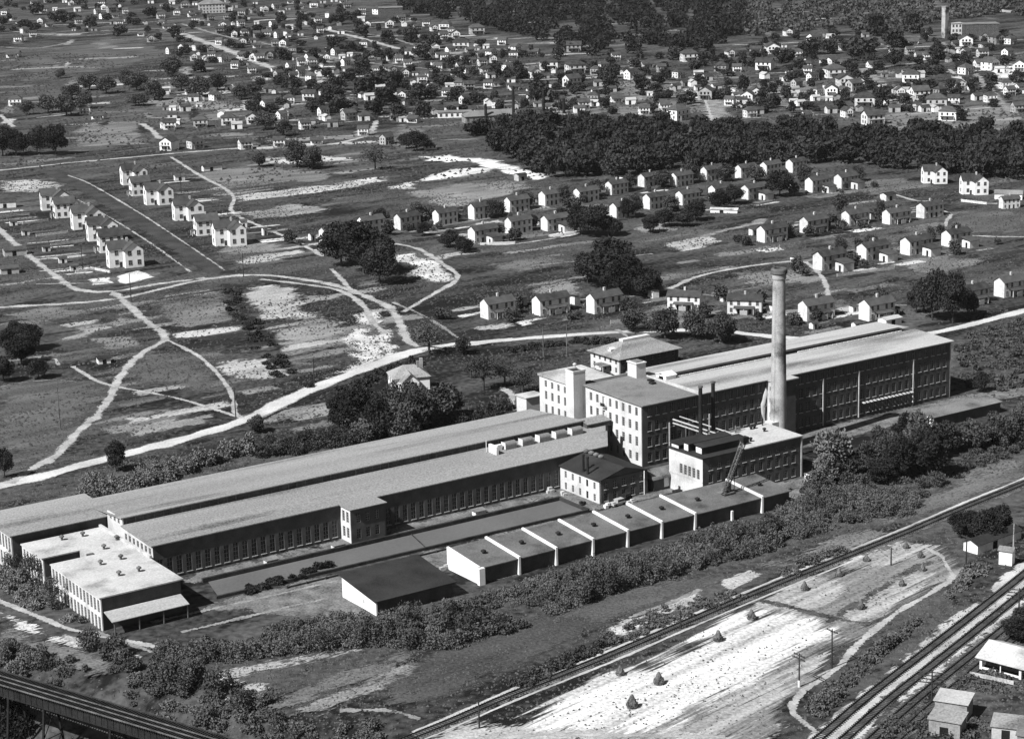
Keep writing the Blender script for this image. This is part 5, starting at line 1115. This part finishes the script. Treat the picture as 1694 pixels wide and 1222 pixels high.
# ------------------------------------------------------------------ trestle bridge at lower left
def trestle():
    A = G(-60, 1111, 3.2); B = G(430, 1257, 3.2); d = B-A; Ln = float(np.linalg.norm(d)); rz = math.atan2(d[1], d[0])
    r = thing('railway_trestle', 'dark steel railway trestle crossing the ravine in the bottom left corner', 'bridge', (A[0], A[1], 0), rz); top = 3.2
    gm = mat('dark_girder', .02, .25, .3, 3.); mb = MB(); mb.box(0, Ln, -.1, .35, top-2.6, top-.3); mb.box(0, Ln, -.25, .5, top-.3, top-.2); mb.box(0, Ln, -.25, .5, top-2.7, top-2.6)
    for i in range(int(Ln/1.6)): mb.box(i*1.6, i*1.6+.12, -.2, -.1, top-2.6, top-.3)
    mb.build('girder', gm, r); mb = MB(); mb.box(0, Ln, 3.1, 3.5, top-2.6, top-.3); mb.build('girder', gm, r)
    mb = MB(); [mb.box(i*.62, i*.62+.26, -.9, 4.5, top-.2, top) for i in range(int(Ln/.62))]; tag(mb.build('sleepers', gm, r), kind='stuff')
    for y in (.95, 2.45): q = MB(); q.box(0, Ln, y-.08, y+.08, top, top+.17); q.build('rail', M['steel'], r)
    for y in (-.8, 4.3): q = MB(); q.box(0, Ln, y-.1, y+.1, top, top+.2); q.build('guard_timber', M['steel'] if y < 0 else M['wood'], r)
    dn = np.array([d[0], d[1]])/Ln; F2 = []
    for px_ in (-47, 12, 71, 182, 243, 350):
        # tower where the picture column px_ meets the girder
        best = min(np.arange(0, Ln, .5), key=lambda s: abs(847+PF*((A+np.array([dn[0]*s, dn[1]*s, -2.])-np.array([0, 0, CH])) @ R_)/((A+np.array([dn[0]*s, dn[1]*s, -2.])-np.array([0, 0, CH])) @ F_)-px_))
        q = MB()
        for y0, yy in ((.1, -1.6), (3.3, 5.)): q.tube((best, y0, top-2.7), (best, yy, -13), .28, n=6)
        for z0, z1 in ((.2, -6), (-6, -12)):
            k0 = (.5-z0)/13.5*1.7; k1 = (.5-z1)/13.5*1.7; q.tube((best, .1-k0, z0), (best, 3.3+k1, z1), .09, n=5); q.tube((best, 3.3+k0, z0), (best, .1-k1, z1), .09, n=5); q.tube((best, .1-k1, z1), (best, 3.3+k1, z1), .1, n=5)
        q.build('tower_leg', gm, r)
trestle()
# ------------------------------------------------------------------ poles, haystacks
def pole(label, base, top, arms=1, m='wood', rz=RZ+1.57, w_=1.6, group='telegraph poles', white_foot=False):
    g = G(*base); d = F_*PF + R_*(top[0]-847) - U_*(top[1]-611); k = np.linalg.norm(g[:2])/np.linalg.norm(d[:2]); h = float(CH+d[2]*k)
    r = thing('telegraph_pole', label, 'pole', g, rz, group); mb = MB(); mb.tube((0, 0, -.4), (0, 0, h), .19, .13, 7); mb.build('post', M[m], r)
    for i in range(arms): q = MB(); q.box(-w_, w_, -.09, .09, h-.5-.7*i, h-.34-.7*i); [q.box(x-.05, x+.05, -.05, .05, h-.34-.7*i, h-.16-.7*i) for x in (-w_*.85, -w_*.4, w_*.4, w_*.85)]; q.build('crossarm', M[m if m == 'wood' else 'wood'], r)
    if white_foot: q = MB(); q.tube((0, 0, 0), (0, 0, 1.4), .26, .26, 8); q.build('foot', M['white2'], r)
pole('telegraph pole with pale foot standing in the hay field stubble', (1322, 1136), (1317, 1080), 2, white_foot=True)
pole('thin telegraph pole beside the footpath right of the hay field', (1376, 1105), (1373, 1040))
pole('telegraph pole with many crossarms next to the square roofed cabins', (1541, 1160), (1540, 1108), 4, w_=2.6, rz=rad(-20))
pole('many armed telegraph pole by the tracks near the right edge', (1685, 1024), (1683, 972), 4, w_=2.6, rz=rad(-20))
pole('dark pole in the meadow left of the white hut', (1598, 942), (1596, 885)); pole('pale pole standing behind the white hut', (1676, 916), (1677, 866), 0, 'woodl')
pole('short pole beside the single track at bottom centre', (793, 1204), (791, 1160), 0); pole('short pole beside the single track below the thicket', (1126, 1040), (1127, 1010), 0)
pole('pole in front of the nearest left white house', (217, 498), (215, 452), 0); pole('pole by the dirt street foot, right side', (403, 458), (402, 418), 0); pole('pole in the garden behind the nearest left white houses', (137, 447), (136, 405), 0)
pole('pole beside the road left of the farmhouse', (520, 632), (517, 592), 0); pole('pole beside the road near the bare tree', (390, 690), (388, 640), 0)
pole('tall thin pole on the lawn behind the mill wing, left one', (899, 590), (897, 540), 0, 'steel'); pole('tall thin pole on the lawn behind the mill wing, right one', (938, 590), (936, 538), 0, 'steel')
pole('pole on the slope at left, beside the winding path', (100, 710), (98, 640), 0, 'steel')
pole('pole at the corner of the power house yard', (1372, 800), (1371, 768), 0); pole('pole in the upper meadow behind the right white houses', (300, 320), (304, 285), 0)
pole('pole by the track curve at right', (1474, 935+0), (1473, 905), 0)
hm = []
for s in range(3):
    V = []; mb = MB(); r_ = random.Random(s); n = 11; pr = [(1.2, -.1), (1.25, .4), (1.1, 1.0), (.85, 1.6), (.62, 2.1), (.4, 2.5), (.05, 2.75)]
    vs = [(a*(1+r_.uniform(-.18, .18))*math.cos(6.283*i/n), a*(1+r_.uniform(-.18, .18))*math.sin(6.283*i/n), z+r_.uniform(-.08, .08)) for a, z in pr for i in range(n)]
    mb.add(vs, [(k*n+i, k*n+(i+1) % n, (k+1)*n+(i+1) % n, (k+1)*n+i) for k in range(len(pr)-1) for i in range(n)]); V, Q = leaves([(0, 0, .7, 1.25, 1.25, .8)], 260, .2, s, 1.0)
    b = len(mb.v); mb.v += [tuple(map(float, p)) for p in V]; mb.f += [tuple(int(b+i) for i in q) for q in Q]; mb.mi += [0]*len(Q)
    hm.append(mb.mesh('haystack', M['hay']))
hs = [(1046, 1172, 1.15, 'nearest, at the bottom of the white stubble'), (1090, 1133, 1.1, 'second nearest, on the white stubble'), (1026, 1118, .9, 'on the left edge of the white stubble by the track'), (1188, 1062, 1.05, 'in the middle of the white stubble'), (1243, 1026, 1.0, 'at the top of the white stubble'),
      (1331, 978, .9, 'beyond the dark ditch, nearest the track'), (1424, 1009, .95, 'on the right pale patch by the footpath'), (1388, 955, .85, 'in the grey stubble'), (1433, 930, .8, 'upper field by the track curve'), (1499, 909, .75, 'at the far end of the upper field'), (1523, 924, .75, 'right of the far end one'), (1526, 946, .75, 'below the far right pair'), (1492, 971, .75, 'lone one near the footpath bend')]
for i, (x, y, s, lb) in enumerate(hs):
    o = bpy.data.objects.new('haystack', hm[i % 3]); col.objects.link(o); o.location = tuple(map(float, G(x, y-2))); o.scale = (s*.72, s*.72, s*.86); o.rotation_euler = (0, 0, i*.7); tag(o, 'small dark haystack, ' + lb, 'haystack', 'haystacks on the pale field')
# ------------------------------------------------------------------ trees
cnt = {}
def T(kind, lst, label, group=None, vm=1.):
    """lst of (x, base y, crown width px, height px)"""
    lst = sorted(lst)
    for i, t in enumerate(lst):
        x, y, w_, h_ = t; s = pxm(y); nv = sum(k.startswith(kind) and k[len(kind):].isdigit() for k in TREES)
        lb = label if len(lst) == 1 else label.replace('#', ordn(i))
        put_tree('%s%d' % (kind, i % nv), x, y, h_/s*1.02, w_/s*1.05, lb, 'bush' if kind == 'bush' else 'tree', group, {'bush': 'bush'}.get(kind, 'broadleaf_tree'))
T('dark', [(5,258,40,50),(27,258,34,46),(62,256,36,46),(93,257,38,50)], 'dark field tree, # of four in the row at the upper left edge', 'field tree row')
T('dark', [(565,440,66,70),(602,452,80,88),(628,470,58,66)], 'huge dark tree, # from left in the clump below the back row', 'big dark tree clump')
T('dark', [(1008,472,84,78),(1042,486,60,62),(972,468,42,48),(1072,490,46,48),(1018,486,50,40)], 'big dark tree, # from left in the clump at centre right', 'centre right tree clump')
T('dark', [(1542,530,46,84),(1576,534,44,80),(1516,518,28,44),(1600,522,28,46),(1560,505,34,50)], 'dark tree, # from left in the roadside clump at right', 'roadside dark trees')
T('mid', [(1048,549,38,38),(1100,560,44,50),(1150,560,44,46),(1195,568,44,50)], 'round tree beside the road behind the office, # from left', 'trees behind the office')
T('thin', [(710,586,60,60)], 'large nearly bare tree standing at the road junction'); T('mid', [(765,586,26,30)], 'small tree beside the road right of the bare tree')
T('dark', [(562,712,50,62),(600,722,76,86),(630,735,56,78)], 'big dark tree, # from left at the left side of the farmhouse', 'trees left of the farmhouse')
T('mid', [(648,704,46,68),(628,695,36,50),(684,694,44,62),(664,736,52,72),(690,722,62,82),(722,700,70,64),(745,688,44,42),(610,738,50,50),(660,700,36,36)], 'leafy tree, # from left in the farmhouse grove', 'farmhouse grove')
T('thin', [(52,975,38,62),(86,1008,38,60),(20,948,30,40)], 'thin leaved tree, # from left against the lower left mill block', 'trees against the mill block')
T('thin', [(800,645,54,56),(835,638,46,46),(780,625,36,36),(865,650,50,40)], 'thin leaved tree, # from left on the lawn behind the mill', 'lawn trees')
T('dark', [(192,780,34,52)], 'dark column shaped tree beside the white road at lower left'); T('mid', [(425,716,28,30)], 'lone small tree below the white road')
T('dark', [(50,578,44,44),(12,582,40,40),(36,602,48,46),(64,626,34,34),(6,632,36,44),(28,560,30,30)], 'dark tree, # from left in the cluster at the left edge', 'left edge tree cluster')
T('dark', [(8,790,30,50)], 'dark tree cut by the left edge beside the white road')
T('mid', [(492,277,38,44),(516,280,34,36),(430,276,22,24)], 'grey green tree, # from left above the upper meadow', 'upper meadow trees'); T('thin', [(621,281,40,40)], 'loose branched tree on the upper meadow')
T('dark', [(690,250,36,34),(672,246,22,24)], 'dark tree, # from left beside the white house at the wood edge', 'wood edge trees')
T('pale', [(1380,790,66,84),(1365,800,44,50)], 'loose pale leaved tree, # from left right of the power house', 'pale trees by the power house')
T('mid', [(1520,765,60,80),(1480,770,44,56),(1565,750,46,54),(1610,745,46,50),(1650,735,46,50),(1685,722,40,52),(1440,780,40,50),(1412,790,40,44),(1455,745,30,40)], 'tree, # from left in the dark thicket right of the mill', 'thicket trees right of the mill')
T('dark', [(1535,790,58,78),(1500,745,44,58),(1488,792,50,68),(1622,648,24,34),(1460,800,46,40)], 'dark tree, # from left in the thicket right of the mill', 'thicket trees right of the mill')
T('dark', [(1590,888,36,40),(1630,895,46,52),(1655,885,40,48),(1610,878,30,34)], 'dark tree, # from left below the track at right', 'trees below the track')
T('dark', [(1680,1060,44,40),(1692,1045,40,40)], 'dark tree, # from left behind the pale roofed porch house', 'porch house trees')
T('dark', [(960,388,40,46),(985,392,48,50),(1008,390,34,34),(745,408,32,28),(768,418,30,26),(930,372,26,28),(1075,385,30,28),(1100,375,34,30),(1150,365,34,32),(1190,348,36,34),(1215,338,28,30),(1290,325,44,40),(1130,375,30,26),(1040,360,30,30),(880,380,22,24),(700,390,24,22)], 'dark yard tree, # from left among the middle row houses', 'yard trees of the middle row')
T('mid', [(630,372,26,28),(690,362,26,28),(815,360,26,28),(870,345,24,28),(930,335,28,28),(985,325,26,28),(1040,315,26,26),(1095,310,28,28),(1145,302,28,28),(1200,300,28,26),(1250,300,28,26),(820,395,26,26),(1050,345,24,24),(1110,350,26,26),(1390,355,20,34),(1455,365,18,34),(1390,420,18,28),(1440,412,18,24),(1540,400,16,24),(1330,300,24,26),(1420,300,24,24)], 'yard tree, # from left between the back row houses', 'yard trees of the back row')
T('mid', [(100,130,18,16),(110,192,40,36),(80,187,34,30),(148,150,32,28),(176,155,32,30),(226,150,34,30),(256,166,34,32),(210,140,28,24),(120,165,30,26),(285,128,32,34),(140,180,30,28),(45,190,22,24),(330,160,40,32),(300,150,30,26),(360,150,30,28),(230,175,34,20),(400,165,30,24),(440,215,34,30),(470,225,26,26),(420,190,30,26)], 'soft grey tree, # from left in the upper left meadows', 'upper left meadow trees')
T('far', [(600,120,26,24),(580,135,24,22),(620,150,34,30),(650,145,30,28),(600,160,34,32),(640,175,34,32),(690,165,30,28),(700,100,30,26),(680,70,26,24),(720,80,26,24),(560,150,26,24),(660,200,30,28),(620,190,30,28),(700,195,30,28),(560,185,26,26),(740,145,24,22),(540,170,24,24),(890,170,34,36),(1010,150,28,26),(1060,150,26,22),(1010,130,24,20),(930,140,22,20),(1090,140,22,20),(860,130,24,22),(1456,178,22,34),(1150,120,22,20),(1230,150,20,24),(1590,200,22,20),(1300,110,30,28),(1340,90,30,26),(1480,110,24,26),(1420,100,44,36),(1480,80,34,30),(1370,90,26,24),(1550,100,26,24),(1510,55,30,34),(1450,60,34,36),(830,50,30,26),(520,100,22,20),(470,100,22,20),(500,40,22,18),(430,60,24,20),(380,60,22,18),(330,120,24,22),(290,60,22,18),(200,60,24,20),(150,45,24,20),(100,40,30,24),(60,25,30,22),(40,50,24,18),(250,30,24,20),(550,80,24,20),(600,60,24,20),(640,70,24,20),(560,40,24,20),(760,130,24,20),(820,125,24,22),(1260,180,18,18),(1390,185,20,20),(1340,165,18,16),(1640,140,20,18),(1120,100,26,22),(1170,85,26,24)], 'dark tree, # from left scattered among the far town houses', 'trees of the far town')
bb = random.Random(14)
for i in range(120):
    x, y = MH[i % len(MH)]; g = G(x, y)+e1*bb.choice([bb.uniform(-14, -5), bb.uniform(13, 24)])+e2*bb.choice([bb.uniform(8, 22), bb.uniform(-10, 5)]); s_ = bb.uniform(.6, 1.6)
    put_tree('bush%d' % (i % 3), g[0], g[1], 3*s_*bb.uniform(.9, 1.3), 3.6*s_, 'dark bush in the yards between the mill village houses', 'bush', 'yard bushes of the mill village', 'bush', px=False)
# woodland belt of separate trees
belt = [(782,222),(870,213),(1000,216),(1200,222),(1450,228),(1694,232),(1694,300),(1560,291),(1470,282),(1400,274),(1250,278),(1100,288),(1000,296),(925,298),(880,285),(840,262),(790,250)]
pts = []; rb = random.Random(3); tr = 0
while len(pts) < 215 and tr < 20000:
    tr += 1; x = rb.uniform(780, 1700); y = rb.uniform(212, 302)
    if inpoly(x, y, belt) and all((x-a)**2/4+(y-b)**2*1.2 > 56 for a, b in pts): pts.append((x, y))
def merged_trees(name, lst, lab, seed, m=None):
    m = m or M['leaff']
    r = np.random.default_rng(seed); VV = []; n0 = 0
    for i, (x, y, k, H, W) in enumerate(lst):
        me, _, h0, w0 = TREES[k]; v = np.empty(len(me.vertices)*3, np.float32); me.vertices.foreach_get('co', v); v = v.reshape(-1, 3)*[W/w0, W/w0, H/h0]; a = r.uniform(0, 6.28)
        g = G(x, y); VV.append(np.stack([v[:, 0]*math.cos(a)-v[:, 1]*math.sin(a)+g[0], v[:, 0]*math.sin(a)+v[:, 1]*math.cos(a)+g[1], v[:, 2]], 1))
    V = np.concatenate(VV); o = bpy.data.objects.new(name, fast_mesh(name, V, np.arange(len(V)).reshape(-1, 4), m)); col.objects.link(o); tag(o, lab, None, None, 'stuff')
spts = sorted(pts, key=lambda p: -p[1]); merged_trees('wood', [(x, y, 'far%d' % (i % 4), rb.uniform(8.2, 13), rb.uniform(8, 12.5)) for i, (x, y) in enumerate(spts[95:])], 'far half of the dark wood belt behind the mill houses', 5)
for i, (x, y) in enumerate(spts[:95]):
    s = pxm(y); put_tree('far%d' % (i % 4), x, y, rb.uniform(8.2, 13), rb.uniform(8, 12.5), 'dark broadleaf tree packed in the wood belt behind the mill houses', 'tree', 'trees of the wood belt')
# town trees fill
tf = []; tr = 0
while len(tf) < 480 and tr < 20000:
    tr += 1; x = rb.uniform(0, 1694); y = rb.uniform(0, 190)
    if (inpoly(x, y, zone[0]) or inpoly(x, y, zone[1]) or (y > 90 and x > 420)) and all((x-a)**2/3+(y-b)**2 > 26 for a, b in tf): tf.append((x, y))
merged_trees('town_greenery', [(x, y, ['far0', 'farm0', 'far2', 'farm1'][i % 4], rb.uniform(3, 8.5), rb.uniform(4, 10)) for i, (x, y) in enumerate(sorted(tf))], 'small trees filling the gaps between far town houses', 6, M['leaff'])
# ------------------------------------------------------------------ masses of vegetation nobody could count
def mass(name, poly, n, H, W, leaf, nl, m, seed, gz=0., lab=None):
    r = np.random.default_rng(seed); P = np.array([G(p[0], p[1], gz)[:2] for p in poly]); lo, hi = P.min(0), P.max(0); pl = [tuple(p) for p in P]; C_ = []
    while len(C_) < n:
        q = r.uniform(lo, hi)
        if inpoly(q[0], q[1], pl): C_.append(q)
    C_ = np.array(C_); hh = H[0]+(H[1]-H[0])*r.uniform(0, 1, n)**1.7; ww = r.uniform(W[0], W[1], n); z0 = hgt(C_[:, 0], C_[:, 1])
    f = np.sin(.11*C_[:, 0]+2*np.sin(.07*C_[:, 1]))+np.sin(.13*C_[:, 1]+1.5*np.sin(.09*C_[:, 0]))
    if name in ('thicket', 'brush'): hh = hh*(.55+.33*(f+1.2)); k_ = f > (-1.62 if name == 'thicket' else -1.05)
    else: k_ = f > -9
    if gz < -5: k_ &= z0 < -7
    C_, hh, ww, z0 = C_[k_], hh[k_], ww[k_], z0[k_]; n = len(C_)
    idx = np.repeat(np.arange(n), nl); k = n*nl; d = r.normal(size=(k, 3)); d /= np.linalg.norm(d, axis=1)[:, None]; rr = np.clip(r.normal(.85, .2, k), .2, 1.15)
    c = np.stack([C_[idx, 0]+d[:, 0]*rr*ww[idx]/2, C_[idx, 1]+d[:, 1]*rr*ww[idx]/2, z0[idx]+hh[idx]*(.5+.5*d[:, 2]*rr)], 1)
    a = r.normal(size=(k, 3)); a /= np.linalg.norm(a, axis=1)[:, None]; b = np.cross(a, r.normal(size=(k, 3))); b /= np.linalg.norm(b, axis=1)[:, None]; s = leaf*r.uniform(.5, 1.2, k)[:, None]; a *= s; b *= s*.7
    V = np.stack([c-a-b*.6, c+a*.2-b, c+a+b*.5, c-a*.3+b], 1).reshape(-1, 3); me = fast_mesh(name, V, np.arange(4*k).reshape(-1, 4), m)
    o = bpy.data.objects.new(name, me); col.objects.link(o); tag(o, lab, None, None, 'stuff'); return o
mass('thicket', [(255,1075),(330,1062),(560,1020),(625,1034),(760,1002),(860,972),(985,944),(1150,893),(1260,872),(1330,835),(1420,820),(1540,815),(1500,855),(1400,866),(1250,918),(1000,985),(760,1073),(560,1072),(430,1088),(290,1108)], 1900, (.5, 3.9), (1.0, 3.6), .22, 230, M['leaft'], 1, lab='broad green thicket between the storage sheds and the railway')
mass('thicket', [(600,1062),(700,1040),(860,1005),(1150,925),(1300,870),(1330,880),(1100,955),(800,1060),(640,1082)], 50, (3.0, 5.2), (2.6, 4.6), .28, 600, M['leafm'], 2, lab='taller dark bushes in the thicket below the storage sheds')
mass('hedge', [(130,815),(150,795),(230,790),(310,770),(420,735),(430,750),(330,775),(240,815),(160,832)], 90, (1.5, 5.), (2., 4.6), .30, 420, M['leafl'], 3, lab='pale bushes along the back of the weaving shed')
mass('hedge', [(420,745),(560,715),(720,700),(800,685),(830,672),(850,680),(760,705),(600,735),(430,765)], 100, (1.5, 4), (2., 4.6), .3, 380, M['leafm'], 4, lab='bushes behind the middle of the weaving shed')
mass('thicket', [(1330,850),(1340,805),(1400,778),(1480,755),(1560,745),(1694,712),(1694,745),(1600,780),(1560,805),(1420,820)], 210, (.6, 4.), (1.5, 4.2), .28, 330, M['leafm'], 5, lab='dark thicket right of the mill')
mass('thicket', [(1575,560),(1694,530),(1694,650),(1600,640)], 120, (.6, 2.5), (2, 5), .45, 150, M['leafm'], 6, lab='scrubby ground beyond the mill end')
mass('brush', [(0,1060),(130,1098),(250,1120),(330,1115),(420,1150),(520,1190),(660,1200),(600,1240),(380,1240),(150,1140),(0,1100)], 260, (.4, 3.0), (1.2, 3.6), .24, 240, M['leaft'], 7, lab='brush on the bank above the trestle bridge')
mass('brush', [(0,925),(30,945),(70,985),(110,1010),(150,1036),(100,1024),(40,1000),(0,975)], 70, (.8, 2.8), (1.8, 3.6), .26, 300, M['leafl'], 8, lab='pale bushes along the foot of the left mill block')
mass('brush', [(110,1065),(200,1080),(350,1130),(420,1180),(300,1170),(160,1120)], 20, (2.5, 6.), (2.6, 4.6), .28, 800, M['leafm'], 9, lab='taller bushes on the ravine side')
mass('brush', [(-60,1140),(110,1180),(240,1232),(380,1300),(-60,1330)], 900, (1, 4.5), (2.5, 5), .4, 220, M['leafd'], 10, gz=-12., lab='ravine undergrowth beneath the trestle bridge')
mass('brush', [(1355,1190),(1430,1110),(1545,1005),(1640,938),(1600,940),(1575,985),(1460,1068),(1370,1140),(1340,1170)], 170, (.3, 1.7), (1., 3.2), .28, 120, M['leaft'], 11, lab='weedy bank between footpath and main line')
mass('brush', [(1440,1222),(1500,1160),(1580,1120),(1620,1110),(1694,1120),(1694,1222)], 170, (.3, 1.3), (1, 3), .3, 90, M['leafm'], 12, lab='weedy yard around the lower right cabins')
mass('brush', [(1000,1050),(1100,1010),(1250,960),(1340,925),(1450,890),(1330,945),(1240,985),(1130,1025),(1010,1070)], 110, (.4, 1.7), (1.2, 3.2), .30, 120, M['leaft'], 13, lab='low scrub along the upper side of the railway track')
mass('brush', [(840,1135),(1000,1060),(1000,1075),(860,1142)], 60, (.5, 1.4), (1.2, 3), .32, 110, M['leafm'], 15, lab='low scrub beside the railway at bottom centre')
mass('brush', [(370,470),(400,490),(450,560),(490,630),(520,640),(470,640),(420,580),(375,510)], 70, (.4, 1.8), (1.5, 4), .4, 150, M['leafd'], 14, lab='dark brush in the field ditch left of the junction')
mass('shrub_row', [(400,975),(565,930),(560,938),(410,985)], 26, (.8, 1.6), (1.6, 2.4), .3, 200, M['leafd'], 16, lab='row of small shrubs beside the settling pond')
mass('hedge', [(560,650),(640,610),(700,592),(705,600),(640,622),(565,662)], 40, (1, 2.4), (2, 3.6), .4, 180, M['leafd'], 17, lab='dark hedge along the lower side of the road by the farmhouse')
mass('hedge', [(840,577),(960,562),(1060,566),(1060,572),(960,570),(842,585)], 50, (.8, 1.8), (1.6, 3), .4, 150, M['leafd'], 18, lab='dark hedge along the road above the mill lawn')
mass('far_wood', [(620,-60),(660,20),(740,35),(830,60),(900,72),(980,95),(1060,92),(1180,78),(1235,60),(1230,20),(1215,-60)], 900, (8, 13), (9, 15), 1.5, 110, M['leafd'], 20, lab='dark far wood covering the hill at the top centre')
mass('far_wood', [(1235,60),(1300,60),(1400,50),(1480,50),(1550,40),(1694,30),(1694,-60),(1225,-60)], 560, (6, 11), (9, 15), 1.5, 90, M['leafm'], 21, lab='greyer far wood at the top right')
mass('far_wood', [(0,12),(230,8),(420,4),(620,0),(640,-60),(0,-60)], 260, (5, 10), (8, 14), 1.5, 90, M['leafm'], 22, lab='far trees beyond the town along the top left edge')
# weeds and tufts over all open ground: tiny real clumps that break up the turf
def weeds(name, poly, n, seed, size, m, lab):
    r = np.random.default_rng(seed); P = np.array([G(*p)[:2] for p in poly]); lo, hi = P.min(0), P.max(0); pl = [tuple(p) for p in P]
    q = r.uniform(lo, hi, (n, 2)); px_ = P; x, y = q[:, 0], q[:, 1]; c = np.zeros(n, bool)
    for i in range(len(P)):
        a, b = P[i], P[i-1]; m_ = ((a[1] > y) != (b[1] > y)) & (x < (b[0]-a[0])*(y-a[1])/(b[1]-a[1]+1e-9)+a[0]); c ^= m_
    lu = (q-O[:2]) @ e1[:2]; lv = (q-O[:2]) @ e2[:2]; c &= ~((lu > -165) & (lu < 116) & (lv > -51) & (lv < 47))
    ang = np.sin(q[:, 0]*.09+1.3*np.sin(q[:, 1]*.045))+np.sin(q[:, 1]*.07+np.sin(q[:, 0]*.06)*1.7); c &= r.uniform(-1.7, 1.2, n) < ang
    HP = [tuple(G(*p_)[:2]) for p_ in [(850,1206),(905,1163),(1000,1120),(1135,1064),(1240,1010),(1440,916),(1562,899),(1572,935),(1392,1075),(1300,1225)]]
    q = q[c]; q = q[[not inpoly(a, b_, HP) or r.uniform() < .22 for a, b_ in q]]; q = q[[(int(math.floor(a)), int(math.floor(b_))) not in WAYS for a, b_ in q]]; k = len(q); s = size*r.uniform(.5, 1.6, k); V = []; t = r.uniform(0, 6.28, k)
    z = hgt(q[:, 0], q[:, 1]); o_ = []
    for j in range(3):
        a = t+j*2.09; o_.append(np.stack([q[:, 0]+np.cos(a)*s, q[:, 1]+np.sin(a)*s, z-.02], 1))
    top = np.stack([q[:, 0]+r.normal(0, .2, k)*s, q[:, 1]+r.normal(0, .2, k)*s, z+s*r.uniform(.5, 1.1, k)], 1)
    V = np.stack(o_+[top], 1).reshape(-1, 3); b = np.arange(k)[:, None]*4; Q = np.concatenate([b+np.array([0, 1, 3]), b+np.array([1, 2, 3]), b+np.array([2, 0, 3])])
    ob = bpy.data.objects.new(name, fast_mesh(name, V, Q, m)); col.objects.link(ob); tag(ob, lab, None, None, 'stuff')
weeds('weeds', [(-60,300),(1760,300),(1760,780),(-60,1000)], 150000, 31, .42, M['leafm'], 'weeds and tufts scattered over the meadows around the mill village')
weeds('weeds', [(-60,760),(1760,700),(1780,1260),(-60,1260)], 120000, 32, .26, M['leafm'], 'weeds and tufts scattered over the near ground')
weeds('weeds', [(-60,90),(1760,90),(1760,300),(-60,300)], 50000, 33, .9, M['leafm'], 'weeds and tufts scattered over the far meadows')

# ------------------------------------------------------------------ thin summer haze
hm_ = bpy.data.materials.new('haze'); hm_.use_nodes = True; n = hm_.node_tree.nodes; n.remove(n['Principled BSDF'])
v_ = n.new('ShaderNodeVolumePrincipled'); v_.inputs['Density'].default_value = .000018; v_.inputs['Color'].default_value = (.9, .9, .9, 1); v_.inputs['Anisotropy'].default_value = .2
hm_.node_tree.links.new(v_.outputs[0], n['Material Output'].inputs['Volume'])
mb = MB(); mb.box(-2600, 2600, -60, 5400, -16, 200); tag(mb.build('haze', hm_), kind='stuff')
